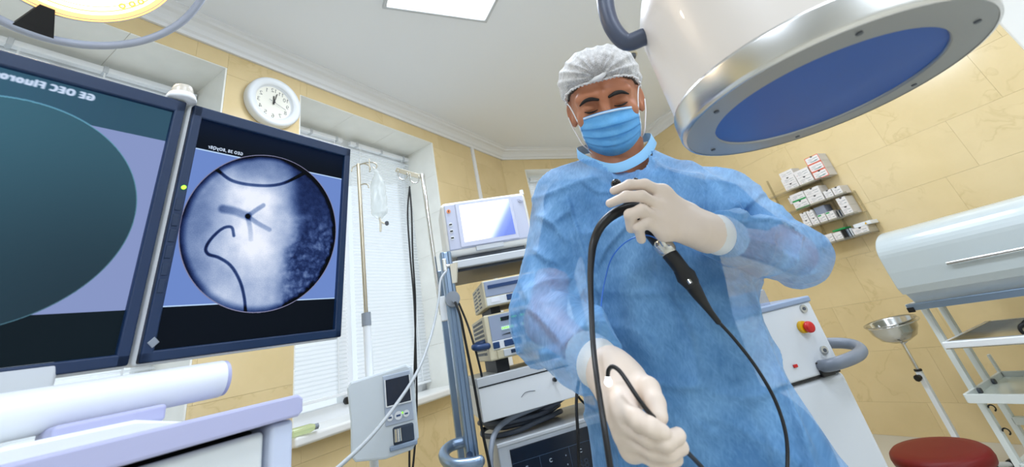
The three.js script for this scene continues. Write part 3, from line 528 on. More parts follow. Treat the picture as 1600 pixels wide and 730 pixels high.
single('power_cord', tube([.9613, .9513, -1.6966, .9835, .8081, -1.6838, 1.0167, .7666, -1.664, 1.0607, .7318, -1.6363], 0.0045, false, 40, 10), M.black, 'short black cord sagging behind the lower sleeve of the gown', 'cable');

// ---------- control unit of the x-ray machine ----------
{
  const t = thing('control_cabinet', 'light grey machine cabinet with red emergency button and grey bar handle behind the man', 'medical machine', [1.473, 0, -0.945], -16 * D2R);
  const skin = mat('#cfd3d6', 0.4);
  part('upper_body', box(0.52, 0.196, 0.42, -0.262, 0.874, -0.211, 0.008), skin, t); part('lower_body', box(0.50, 0.69, 0.42, -0.25, 0.425, -0.216, 0.014), skin, t);
  part('seam', box(0.50, 0.006, 0.41, -0.262, 0.774, -0.208), M.black, t); part('top_cap', box(0.525, 0.018, 0.43, -0.261, 0.977, -0.21, 0.006), mat('#8b9bb3', 0.4), t);
  part('clear_tray', box(0.12, 0.05, 0.1, -0.185, 1.008, -0.07, 0.004), mat('#dfe6f2', 0.1, 0, { transmission: 0.8, thickness: 0 }), t);
  for (const [x, y] of [[-0.039, 0.953], [-0.037, 0.834]]) { const s = part('lock_disc', cyl(0.0115, 0.0115, 0.006, x, y, 0.002, 'z', 28), M.steel, t); part('lock_core', cyl(0.005, 0.005, 0.004, x, y, 0.0045, 'z', 16), M.greyDark, s); }
  const e = part('emergency_ring', cyl(0.0165, 0.0175, 0.012, -0.072, 0.906, 0.006, 'z', 32), M.yellow, t);
  part('emergency_button', lathe([[0, 0.03], [0.011, 0.029], [0.0155, 0.025], [0.0165, 0.018], [0.012, 0.008], [0, 0.006]], 32).rotateX(Math.PI / 2).translate(-0.066, 0.904, 0.002), M.red, e);
  part('indicator_lamp', box(0.014, 0.008, 0.004, -0.154, 0.816, 0.002, 0.001), M.red, t);
  part('handle_socket', box(0.045, 0.04, 0.012, -0.062, 0.79, 0.003, 0.003), M.black, t);
  part('bar_handle', tube([-0.07, 0.797, 0.0, -0.072, 0.8, 0.03, -0.055, 0.803, 0.05, -0.02, 0.805, 0.055, 0.04, 0.806, 0.035, 0.09, 0.81, 0.0, 0.112, 0.818, -0.04, 0.105, 0.826, -0.08, 0.06, 0.835, -0.14, 0.01, 0.842, -0.19, -0.02, 0.845, -0.22], 0.0165, false, 90, 16), mat('#727983', 0.4), t);
  for (const [x, z] of [[-0.44, -0.06], [-0.06, -0.06], [-0.44, -0.36], [-0.06, -0.36]]) part('caster', cyl(0.05, 0.05, 0.04, x, 0.05, z, 'x'), M.black, t);
}
// ---------- wall rack with suture boxes ----------
const RX = DX - 0.002;
{
  const t = thing('wall_rack', 'clear sloping wall rack with four shelves full of small cartons', 'rack', [RX, 1.19, -1.80]);
  const clear = mat('#e9e7de', 0.12, 0, { transmission: 0.94, thickness: 0 });
  for (const [y, z0, z1] of [[0.438, -0.32, 0.13], [0.287, -0.32, 0.225], [0.146, -0.32, 0.225], [0.006, -0.32, 0.225]]) { const s = part('shelf', box(0.118, 0.006, z1 - z0, -0.06, y, (z0 + z1) / 2, 0.002), clear, t); part('shelf_lip', box(0.004, 0.016, z1 - z0, -0.118, y + 0.005, (z0 + z1) / 2), clear, s); }
  for (const z of [-0.32, -0.1, 0.06, 0.225]) part('side_plate', extrude([[-0.004, 0], [-0.118, 0], [-0.118, 0.03], [-0.03, 0.12], [-0.03, z > 0.1 ? 0.3 : 0.6], [-0.004, z > 0.1 ? 0.3 : 0.6]], 0.003).translate(0, 0, z), clear, t);
}
{
  const card = mat('#d2ccc4', 0.6), paperCache = {};
  function face(stripe, seed) {
    const k = stripe + seed; if (paperCache[k]) return paperCache[k];
    const q = rng(seed * 31 + 7);
    return paperCache[k] = mat('#ffffff', 0.55, 0, { map: canvasTex(192, 96, (x, w, h) => {
      x.fillStyle = '#efe9e4'; x.fillRect(0, 0, w, h); x.fillStyle = '#b9b6b4'; for (let i = 0; i < 5; i++) x.fillRect(18 + q() * 30, 28 + i * 10, 30 + q() * 60, 4);
      x.fillStyle = '#7d8a88'; x.fillRect(112, 34, 60, 5); x.fillRect(118, 62, 52, 5); x.fillStyle = '#b03a34'; x.fillRect(22, 58, 7, 7);
      if (stripe === 'g') { x.fillStyle = '#12a04c'; x.fillRect(0, 78, w, 18); } if (stripe === 'G') { x.fillStyle = '#12a04c'; x.fillRect(10, 4, 90, 14); } if (stripe === 'o') { x.strokeStyle = '#ee5a2a'; x.lineWidth = 14; x.strokeRect(0, 0, w, h); x.fillStyle = '#2f7d78'; x.fillRect(60, 68, 90, 7); }
    }) });
  }
  const holeMat = M.black;
  let n = 0;
  function carton(z0, z1, y, h, stripe, depth, label, notch = true, x = 0.003) {
    const t = thing('carton', label, 'box', [RX - x, y, (z0 + z1) / 2]), w = z1 - z0 - 0.003; n++;
    part('sleeve', box(depth, h, w, -depth / 2 - 0.004, h / 2, 0, 0.0015), card, t);
    part('printed_front', new THREE.PlaneGeometry(w - 0.001, h - 0.001).rotateY(-Math.PI / 2).translate(-depth - 0.0046, h / 2, 0), face(stripe, n % 3), t);
    if (notch) part('thumb_notch', new THREE.CircleGeometry(Math.min(0.009, w * 0.14), 20, Math.PI, Math.PI).rotateY(-Math.PI / 2).translate(-depth - 0.0052, h - 0.0008, 0.002), holeMat, t);
    return t;
  }
  const S1 = 1.6315, S2 = 1.4805, S3 = 1.3395, S4 = 1.1995, A = [-1.955, -1.842], B = [-1.84, -1.724], Cc = [-1.72, -1.613], d = 0.108;
  carton(...A, S1, 0.05, 'w', d, 'white carton lowest in the left stack on the top rack shelf'); carton(...A, S1 + 0.0505, 0.05, 'w', d, 'white carton in the middle of the left three on the top rack shelf'); carton(-1.952, -1.84, S1 + 0.101, 0.05, 'w', d - 0.01, 'white carton topmost of the left three on the top rack shelf', false);
  carton(...B, S1, 0.058, 'w', d, 'white carton under another beside the orange edged cartons on the top shelf'); carton(...B, S1 + 0.0585, 0.055, 'w', d, 'white carton leaning its side on the orange edged ones, upper of two', false);
  carton(...Cc, S1, 0.057, 'o', d, 'orange edged carton lowest of the three stacked at the rack top'); carton(...Cc, S1 + 0.0575, 0.057, 'o', d, 'orange edged carton in the middle of the three stacked', false); carton(...Cc, S1 + 0.115, 0.055, 'o', d, 'orange edged carton topmost of all the cartons on the rack');
  carton(...A, S2, 0.06, 'g', d, 'carton with green lower edge, lower of two on the second shelf'); carton(...A, S2 + 0.0605, 0.058, 'g', d, 'carton with green lower edge, upper of two on the second shelf', false);
  carton(...B, S2, 0.058, 'w', d, 'white carton right of the lower green edged one, second shelf'); carton(...B, S2 + 0.0585, 0.055, 'w', d, 'white carton just under the top shelf, right of the upper green edged one');
  carton(-1.718, -1.658, S2, 0.06, 'w', d, 'small white carton fourth along the second shelf, left of the last'); carton(-1.655, -1.594, S2, 0.06, 'w', d, 'small white carton last on the second shelf with its cream side showing');
  carton(-1.666, -1.6, S3 + 0.0605, 0.064, 'w', d, 'small white carton at the right end of the third shelf, upper of two'); carton(-1.666, -1.6, S3, 0.06, 'w', d, 'small white carton at the right end of the third shelf, lower of two');
  carton(-1.955, -1.9, S3, 0.056, 'w', d, 'white carton low at the sleeve on the third shelf, left one'); carton(-1.897, -1.842, S3, 0.056, 'w', d, 'white carton low on the third shelf, just left of the green topped packs'); carton(-1.95, -1.9, S3 + 0.0565, 0.056, 'w', d, 'white carton upper at the sleeve on the third shelf, left one'); carton(-1.897, -1.848, S3 + 0.0565, 0.056, 'w', d, 'white carton upper on the third shelf beside the grey card');
  carton(-1.838, -1.78, S3, 0.062, 'G', d, 'green topped white pack on the third shelf, left of two', false); carton(-1.777, -1.718, S3, 0.062, 'G', d, 'green topped white pack on the third shelf, right of two', false);
  const lone = (name, geo, m, label, cat = 'packet') => single(name, geo, m, label, cat);
  lone('card_packet', box(0.09, 0.055, 0.075, RX - 0.055, S3 + 0.062 + 0.029, -1.805, 0.002), mat('#8e96a6', 0.5), 'grey card packet lying on the green topped packs');
  for (let k = 0; k < 4; k++) lone('foil_packet', box(0.09, 0.05, 0.006, RX - 0.06, S3 + 0.025, -1.706 + k * 0.0095, 0.001), [mat('#23262c', 0.3), M.steel, mat('#2e3a4a', 0.3), M.steel][k], `thin foil packet, ${['first', 'second', 'third', 'last'][k]} from the left in the dark bunch on the third rack shelf`).userData.group = 'foil packets on the third rack shelf';
  const low = (z0, z1, h, m, label, st) => st ? carton(z0, z1, S4, h, st, d, label, false) : lone('card_packet', box(0.1, h, z1 - z0 - 0.002, RX - 0.06, S4 + h / 2, (z0 + z1) / 2, 0.002), m, label);
  low(-1.86, -1.805, 0.062, M.cream, 'cream carton at the sleeve end of the bottom rack shelf', 'w'); low(-1.803, -1.745, 0.058, M.white, 'white pack left of the black gap on the bottom shelf', 'w');
  low(-1.743, -1.715, 0.064, M.black, 'black packet on the bottom shelf beside the dark files'); lone('card_packet', box(0.08, 0.012, 0.09, RX - 0.055, S4 + 0.071, -1.76, 0.002), mat('#159a4e', 0.5), 'flat green packet lying on the bottom shelf packs');
  for (let k = 0; k < 4; k++) lone('card_packet', box(0.1, 0.058, 0.006, RX - 0.06, S4 + 0.029, -1.708 + k * 0.008, 0.001), [mat('#5b6672', 0.5), mat('#aab4bd', 0.5), mat('#39434f', 0.5), M.white][k], `thin upright card packet, ${['first', 'second', 'third', 'last'][k]} from the left beside the black one, bottom rack shelf`).userData.group = 'thin packets on the bottom rack shelf';
  carton(-1.672, -1.572, S4, 0.048, 'w', d, 'wide white carton with black notch on the bottom rack shelf'); 
  const flat = lone('flat_carton', box(0.1, 0.024, 0.11, RX - 0.058, S4 + 0.061, -1.6, 0.002), M.white, 'flat carton with a yellow warning triangle on the widest bottom carton', 'box');
  part('warning_triangle', extrude([[-0.008, 0.004], [0.008, 0.004], [0, 0.018]], 0.001).rotateY(-Math.PI / 2).translate(RX - 0.1085 - flat.position.x, S4 + 0.0505 - flat.position.y, -1.575 - flat.position.z), M.yellow, flat);
  carton(-1.985, -1.957, S2 + 0.06, 0.05, 'w', d - 0.02, 'white carton half hidden by the gown shoulder on the second shelf');
}
// ---------- sterile cabinet on its white cart, instrument tray ----------
{
  const t = thing('sterile_cabinet', 'long white barrel shaped storage cabinet with a chrome bar handle, on the white cart', 'cabinet', [2.9, 0, -1.27]);
  const prof = []; const add = (x, y) => prof.push([x - 2.9, y]);
  add(2.70, 0.862); add(2.684, 0.89); add(2.681, 0.96); add(2.683, 1.03);
  for (let k = 1; k <= 12; k++) { const a = k / 12 * Math.PI / 2; add(2.683 + 0.175 * (1 - Math.cos(a)), 1.03 + 0.117 * Math.sin(a)); }
  add(3.0, 1.15); add(3.1, 1.13); add(3.18, 1.06); add(3.2, 0.9); add(3.2, 0.862);
  part('lid', extrude(prof, 1.1, 0.006).translate(0, 0, 0.006), mat('#c2cbcb', 0.2, 0, { clearcoat: 0.35 }), t);
  part('lower_band', extrude([[-0.19, 0.86], [-0.15, 0.812], [0.28, 0.812], [0.3, 0.86]], 1.09, 0.003).translate(0, 0, 0.01), mat('#d7dfe0', 0.3), t);
  const hz = 0.255; part('bar_handle', [rod([-0.245, 0.955, hz], [-0.245, 0.955, hz + 0.72], 0.007), rod([-0.245, 0.955, hz + 0.1], [-0.21, 0.955, hz + 0.1], 0.005), rod([-0.245, 0.955, hz + 0.6], [-0.21, 0.955, hz + 0.6], 0.005)], M.steel, t);
}
{
  const t = thing('white_cart', 'white square tube cart with instrument tray and shelf below the barrel shaped cabinet', 'cart', [2.9, 0, -1.27]), m = mat('#e3e9e6', 0.35);
  for (const z of [0, 1.05]) for (const x of [-0.06, 0.11]) part('leg', box(0.03, 0.765, 0.026, x, 0.4175, z - 0.01, 0.003), m, t);
  part('top_rail', box(0.035, 0.03, 1.12, -0.185, 0.796, 0.545, 0.003), M.aluBlue, t); part('top_rail', box(0.035, 0.03, 1.12, 0.26, 0.796, 0.545, 0.003), M.aluBlue, t);
  for (const z of [0, 1.05]) part('cross_rail', box(0.47, 0.03, 0.03, 0.04, 0.796, z - 0.005, 0.003), m, t);
  part('rail_badge', box(0.006, 0.022, 0.03, -0.205, 0.786, 0.0, 0.002), M.black, t);
  const s = part('shelf', box(0.43, 0.008, 1.06, 0.035, 0.395, 0.53), mat('#dfe9e2', 0.2), t);
  part('shelf_rim', [box(0.012, 0.035, 1.06, -0.18, 0.405, 0.53, 0.002), box(0.012, 0.035, 1.06, 0.25, 0.405, 0.53, 0.002), box(0.43, 0.035, 0.012, 0.035, 0.405, 0, 0.002), box(0.43, 0.035, 0.012, 0.035, 0.405, 1.055, 0.002)], m, s);
  for (const x of [-0.06, 0.11]) part('bolt', cyl(0.012, 0.012, 0.012, x, 0.408, 0.012, 'z', 20), M.greyDark, t);
  part('corner_stop', box(0.02, 0.1, 0.012, 0.245, 0.45, 0.0, 0.003), m, t);
  part('lower_tie', box(0.03, 0.03, 1.05, 0.11, 0.25, 0.52, 0.003), m, t); part('lower_tie', box(0.03, 0.03, 1.05, -0.06, 0.12, 0.52, 0.003), m, t); part('lower_tie', box(0.17, 0.025, 0.025, 0.025, 0.12, -0.01, 0.003), m, t);
  // instrument tray carried between the legs; tray origin at x -0.28, z 0.08
  const w = 0.5, l = 0.9, tr = part('tray', [box(w, 0.004, l, w / 2, 0.622, l / 2), box(0.006, 0.03, l, 0.02, 0.636, l / 2), box(0.006, 0.03, l, w - 0.02, 0.636, l / 2), box(w, 0.03, 0.006, w / 2, 0.636, 0.02), box(w, 0.03, 0.006, w / 2, 0.636, l - 0.02)].map((g) => g.translate(-0.28, 0, 0.08)), M.steel, t, 'steel instrument tray with white rim');
  part('tray_rim', [box(0.02, 0.026, l, 0, 0.637, l / 2, 0.004), box(0.02, 0.026, l, w, 0.637, l / 2, 0.004), box(w, 0.026, 0.02, w / 2, 0.637, 0.008, 0.004), box(w, 0.026, 0.02, w / 2, 0.637, l, 0.004)].map((g) => g.translate(-0.28, 0, 0.08)), M.white, tr);
  part('tray_support', [box(0.03, 0.02, 1.06, 0.11, 0.608, 0.52, 0.003), box(0.03, 0.02, 1.06, -0.06, 0.608, 0.52, 0.003)], m, t); part('tray_knob', box(0.03, 0.05, 0.07, -0.25, 0.588, 0.42, 0.008), M.black, t); part('tray_knob', box(0.03, 0.04, 0.05, -0.25, 0.535, 0.45, 0.008), M.black, t); part('knob_bracket', box(0.012, 0.12, 0.02, -0.235, 0.57, 0.45, 0.003), M.black, t);
  for (const y of [0.34, 0.25]) part('cord_hook', new THREE.TorusGeometry(0.012, 0.003, 8, 20, 4.4).rotateY(Math.PI / 2).translate(-0.06, y, 0.018), M.black, t);
}
{
  const t = thing('scope_instrument', 'instrument with ivory grip, steel shaft and round black lenses lying in the tray', 'surgical instrument', [2.84, 0.64, -0.84]);
  part('grip', taperTube([0.02, 0.03, -0.06, 0.02, 0.032, 0.02, 0.02, 0.034, 0.09], [0.01, 0.018, 0.016, 0.011]), mat('#eadfc4', 0.3), t); part('shaft', rod([0.02, 0.034, 0.08], [0.02, 0.04, 0.45], 0.006), mat('#e6dcc0', 0.25), t);
  for (const [x, z] of [[-0.02, -0.1], [-0.1, -0.09]]) { part('lens_ring', new THREE.TorusGeometry(0.022, 0.007, 12, 32).rotateY(Math.PI / 2 + 0.4).translate(x, 0.012, z), M.black, t); part('lens_core', new THREE.SphereGeometry(0.012, 20, 14).translate(x, 0.012, z), M.chrome, t); }
  part('tap', [rod([0.06, 0.0, -0.04], [0.06, 0.07, -0.04], 0.004), new THREE.SphereGeometry(0.009, 16, 10).translate(0.06, 0.07, -0.04), rod([0.05, 0.07, -0.055], [0.07, 0.072, -0.025], 0.004)], M.chrome, t);
  part('tap', [rod([-0.02, 0.02, -0.02], [-0.11, 0.0, 0.0], 0.004), new THREE.SphereGeometry(0.009, 16, 10).translate(-0.02, 0.02, -0.02), new THREE.SphereGeometry(0.006, 16, 10).translate(-0.06, 0.014, -0.01)], M.chrome, t);
}
// ---------- bowl on its stand, stool ----------
{
  const t = thing('bowl_stand', 'slim white stand with a chrome neck and ring that carries the steel bowl', 'stand', [2.98, 0, -1.53]);
  part('tube', flatBar([0, 0.05, 0], [0, 0.47, 0], 0.026, 0.026), M.white, t); part('neck', rod([0, 0.46, 0], [0, 0.6, 0], 0.009), M.chrome, t); part('neck_collar', cyl(0.018, 0.018, 0.008, 0, 0.474, 0), M.rubber, t);
  part('knob', [cyl(0.012, 0.012, 0.02, -0.03, 0.445, 0.0, 'x', 12), cyl(0.016, 0.016, 0.012, -0.044, 0.445, 0, 'x', 8)], M.black, t);
  part('ring', new THREE.TorusGeometry(0.127, 0.0045, 10, 64).rotateX(Math.PI / 2).rotateZ(0.075).translate(0, 0.708, 0), M.chrome, t);
  for (const a of [2.5, 5.2, 0.6]) part('prong', tube([0, 0.6, 0, 0.05 * Math.cos(a), 0.625, 0.05 * Math.sin(a), 0.127 * Math.cos(a), 0.708, 0.127 * Math.sin(a)], 0.0045, false, 20, 8), M.white, t);
  for (let k = 0; k < 4; k++) { const a = k * Math.PI / 2 + 0.4; part('base_leg', rod([0, 0.06, 0], [0.2 * Math.cos(a), 0.02, 0.2 * Math.sin(a)], 0.014, 0.01), M.white, t); part('caster', cyl(0.02, 0.02, 0.02, 0.2 * Math.cos(a), 0.02, 0.2 * Math.sin(a), 'x', 16), M.black, t); }
  const b = single('steel_bowl', lathe([[0, -0.098], [0.045, -0.097], [0.085, -0.078], [0.11, -0.042], [0.118, -0.004], [0.1285, 0.003], [0.1285, 0.006], [0.117, 0], [0.1085, -0.041], [0.083, -0.076], [0.044, -0.0945], [0, -0.0955]], 72), M.steel, 'shiny stainless steel bowl sitting in the ring of the slim stand', 'bowl');
  b.position.set(2.98, 0.615, -1.53); b.rotation.set(-0.03, 0, 0.075);
}
{
  const t = thing('stool', 'low stool with a round dark red padded seat on bent black legs', 'stool', [2.09, 0, -1.154]);
  part('seat', lathe([[0, 0.35], [0.138, 0.35], [0.149, 0.357], [0.152, 0.372], [0.149, 0.386], [0.138, 0.395], [0.1, 0.399], [0, 0.4]], 72), M.seat, t);
  part('seat_plate', cyl(0.1, 0.1, 0.012, 0, 0.343, 0), M.black, t);
  for (let k = 0; k < 4; k++) { const a = (k * 90 + 20) * D2R, c = Math.cos(a), s = Math.sin(a); part('leg', tube([0.05 * c, 0.34, 0.05 * s, 0.13 * c, 0.335, 0.13 * s, 0.18 * c, 0.3, 0.18 * s, 0.2 * c, 0.2, 0.2 * s, 0.21 * c, 0.012, 0.21 * s], 0.0115, false, 48, 12), M.black, t); }
  part('foot_ring', new THREE.TorusGeometry(0.196, 0.008, 10, 64).rotateX(Math.PI / 2).translate(0, 0.14, 0), M.black, t);
}
// ---------- x-ray detector of the C-arm, hanging close to the camera ----------
{
  const t = thing('xray_detector', 'large cream drum of the x-ray arm with a blue round window underneath, upper right', 'x-ray machine', [0.579, 1.237, -0.237]), R = 0.17;
  part('drum', lathe([[0, 0.3], [0.085, 0.298], [0.112, 0.275], [0.132, 0.245], [0.153, 0.215], [0.164, 0.188], [0.167, 0.165], [0.167, 0.03]], 96), mat('#eae3dc', 0.34, 0, { clearcoat: 0.2 }), t);
  part('flange', lathe([[0.166, 0.036], [0.17, 0.034], [0.1715, 0.03], [0.1715, 0.006], [0.1695, 0.001], [0.166, 0]], 96), mat('#d8d8d6', 0.26, 1), t);
  part('face_ring', lathe([[0.168, 0.0006], [0.1285, 0.0], [0.1275, 0.003], [0.1275, 0.006]], 96), mat('#a9abab', 0.42, 0.85), t);
  part('window', lathe([[0.128, 0.0035], [0, 0.0035]], 96), mat('#2a58a4', 0.4, 0, { clearcoat: 0.05, specularIntensity: 0.5 }), t);
  for (let k = 0; k < 6; k++) { const a = (k * 60 + 17) * D2R; part('screw', cyl(0.0032, 0.0032, 0.002, Math.cos(a) * 0.149, 0.0, Math.sin(a) * 0.149, 'y', 16), M.greyDark, t); }
  part('grip_loop', tube([-0.135, 0.162, -0.1, -0.15, 0.165, -0.118, -0.162, 0.19, -0.122, -0.163, 0.235, -0.118, -0.15, 0.28, -0.108, -0.115, 0.3, -0.085, -0.07, 0.3, -0.05], 0.013, false, 60, 14), mat('#4a5266', 0.42), t);
  part('neck', cyl(0.085, 0.085, 0.14, 0.0, 0.33, -0.01), mat('#ece5df', 0.32), t);
  const arc = []; for (let k = 0; k <= 10; k++) { const a = (90 - k * 17) * D2R; arc.push(0.55 * Math.cos(a) * 0.8, -0.15 + 0.62 * Math.sin(a), 0.55 * Math.cos(a) * 0.6); }
  part('c_arc', tube(arc, 0.05, false, 80, 16), mat('#ece5df', 0.32), t);
  part('arc_head', box(0.16, 0.07, 0.16, 0, 0.42, 0, 0.02), mat('#ece5df', 0.32), t);
}

// ---------- the man in the gown ----------
// signed distances and a surface-nets mesher
const rcone = (x, y, z, a, b, ra, rb) => { const dx = b[0] - a[0], dy = b[1] - a[1], dz = b[2] - a[2], px = x - a[0], py = y - a[1], pz = z - a[2], t = clamp((px * dx + py * dy + pz * dz) / (dx * dx + dy * dy + dz * dz)); return Math.hypot(px - dx * t, py - dy * t, pz - dz * t) - (ra + (rb - ra) * t); };
const ellip = (x, y, z, cx, cy, cz, a, b, c) => { const px = (x - cx) / a, py = (y - cy) / b, pz = (z - cz) / c, k0 = Math.hypot(px, py, pz), k1 = Math.hypot(px / a, py / b, pz / c); return k1 > 1e-9 ? k0 * (k0 - 1) / k1 : -Math.min(a, b, c); };
const smin = (a, b, k) => { const h = Math.max(k - Math.abs(a - b), 0) / k; return Math.min(a, b) - h * h * k * 0.25; };
const smax = (a, b, k) => -smin(-a, -b, k);
function surfaceNet(sdf, lo, hi, h, slack = 1.35) {
  const n = [0, 1, 2].map((k) => Math.ceil((hi[k] - lo[k]) / h) + 1), [nx, ny, nz] = n, f = new Float32Array(nx * ny * nz), B = 6;
  for (let bz = 0; bz < nz; bz += B) for (let by = 0; by < ny; by += B) for (let bx = 0; bx < nx; bx += B) {
    const c = sdf(lo[0] + (bx + B / 2) * h, lo[1] + (by + B / 2) * h, lo[2] + (bz + B / 2) * h), far = Math.abs(c) > B * h * 0.9 * slack + 0.02;
    for (let z = bz; z < Math.min(nz, bz + B); z++) for (let y = by; y < Math.min(ny, by + B); y++) for (let x = bx; x < Math.min(nx, bx + B); x++) f[(z * ny + y) * nx + x] = far ? c : sdf(lo[0] + x * h, lo[1] + y * h, lo[2] + z * h);
  }
  const id = new Int32Array(nx * ny * nz).fill(-1), pos = [], ind = [], at = (x, y, z) => (z * ny + y) * nx + x;
  const E = [[0, 1], [2, 3], [4, 5], [6, 7], [0, 2], [1, 3], [4, 6], [5, 7], [0, 4], [1, 5], [2, 6], [3, 7]], o = [0, 1, nx, nx + 1, nx * ny, nx * ny + 1, nx * ny + nx, nx * ny + nx + 1];
  for (let z = 0; z < nz - 1; z++) for (let y = 0; y < ny - 1; y++) for (let x = 0; x < nx - 1; x++) {
    const i = at(x, y, z); let s = 0; for (let k = 0; k < 8; k++) if (f[i + o[k]] < 0) s++;
    if (s === 0 || s === 8) continue;
    let px = 0, py = 0, pz = 0, m = 0;
    for (const [a, b] of E) { const u = f[i + o[a]], v = f[i + o[b]]; if ((u < 0) === (v < 0)) continue; const t = u / (u - v); px += (a & 1) + t * ((b & 1) - (a & 1)); py += ((a >> 1) & 1) + t * (((b >> 1) & 1) - ((a >> 1) & 1)); pz += (a >> 2) + t * ((b >> 2) - (a >> 2)); m++; }
    id[i] = pos.length / 3; pos.push(lo[0] + (x + px / m) * h, lo[1] + (y + py / m) * h, lo[2] + (z + pz / m) * h);
  }
  const quad = (a, b, c, d, flip) => { if (a < 0 || b < 0 || c < 0 || d < 0) return; if (flip) ind.push(a, c, b, a, d, c); else ind.push(a, b, c, a, c, d); };
  for (let z = 1; z < nz - 1; z++) for (let y = 1; y < ny - 1; y++) for (let x = 1; x < nx - 1; x++) {
    const i = at(x, y, z), s = f[i] < 0;
    if (s !== f[i + 1] < 0) quad(id[i - nx - nx * ny], id[i - nx * ny], id[i], id[i - nx], !s);
    if (s !== f[i + nx] < 0) quad(id[i - 1 - nx * ny], id[i - 1], id[i], id[i - nx * ny], !s);
    if (s !== f[i + nx * ny] < 0) quad(id[i - 1 - nx], id[i - nx], id[i], id[i - 1], !s);
  }
  const P = new Float32Array(pos), N = new Float32Array(pos.length), U = new Float32Array(pos.length / 3 * 2), e = h * 0.6;
  for (let k = 0; k < P.length; k += 3) {
    const x = P[k], y = P[k + 1], z = P[k + 2], gx = sdf(x + e, y, z) - sdf(x - e, y, z), gy = sdf(x, y + e, z) - sdf(x, y - e, z), gz = sdf(x, y, z + e) - sdf(x, y, z - e), l = Math.hypot(gx, gy, gz) || 1;
    N[k] = gx / l; N[k + 1] = gy / l; N[k + 2] = gz / l; U[k / 3 * 2] = x + z * 0.8; U[k / 3 * 2 + 1] = y + z * 0.15;
  }
  const g = new THREE.BufferGeometry(); g.setAttribute('position', new THREE.BufferAttribute(P, 3)); g.setAttribute('normal', new THREE.BufferAttribute(N, 3)); g.setAttribute('uv', new THREE.BufferAttribute(U, 2)); g.setIndex(ind);
  return g;
}
// his frame: x to the picture's right, z towards the camera; the group stands between his feet
const MTURN = -YAW, FOOT = [0.21, 0, -0.965];
const manAt = [Math.cos(MTURN) * FOOT[0] + Math.sin(MTURN) * FOOT[2], 0, -Math.sin(MTURN) * FOOT[0] + Math.cos(MTURN) * FOOT[2]];
const man = thing('person', 'man in blue surgical gown, gauzy cap and face mask, looking down at his gloved hands', 'person', manAt, MTURN);
const mpart = (name, g, m, label, parent = man) => part(name, (Array.isArray(g) ? merge(g) : g).translate(-FOOT[0], 0, -FOOT[2]), m, parent, label);
const J = { shL: [.0839, 1.3171, -1], elL: [-.0236, 1.0707, -.88], wrL: [.0514, .9883, -.68], shR: [.4346, 1.2295, -1], elR: [.4886, 1.0893, -.92], wrR: [.2756, 1.1397, -.738], neck: [0.24, 1.36, -1.0] };
const NB = [0.24, 1.345, -1.005];
// torso: [height, centre x, centre z, half width, half depth]
const TORSO = [[0.28, 0.2, -0.985, 0.29, 0.235], [0.55, 0.205, -0.975, 0.25, 0.205], [0.75, 0.2, -0.965, 0.205, 0.175], [0.9, 0.194, -0.958, 0.178, 0.163], [1.0, 0.198, -0.957, 0.175, 0.157], [1.1, 0.215, -0.965, 0.182, 0.147], [1.2, 0.238, -0.98, 0.19, 0.131], [1.27, 0.25, -0.99, 0.17, 0.112], [1.33, 0.246, -1.0, 0.12, 0.086], [1.39, 0.24, -1.0, 0.074, 0.066]];
function torso(x, y, z, grow) {
  let k = 0; while (k < TORSO.length - 2 && y > TORSO[k + 1][0]) k++;
  const A = TORSO[k], B = TORSO[k + 1], t = smooth(0, 1, clamp((y - A[0]) / (B[0] - A[0]))) * 0.35 + clamp((y - A[0]) / (B[0] - A[0])) * 0.65;
  const cx = mix(A[1], B[1], t), cz = mix(A[2], B[2], t), a = mix(A[3], B[3], t) + grow, b = mix(A[4], B[4], t) + grow, px = (x - cx) / a, pz = (z - cz) / b, q = Math.pow(Math.abs(px) ** 2.3 + Math.abs(pz) ** 2.3, 1 / 2.3);
  let d = (q - 1) * Math.min(a, b) * (q > 1 ? 1 : 1);
  return Math.max(d, y - 1.385 - grow, 0.28 - y);
}
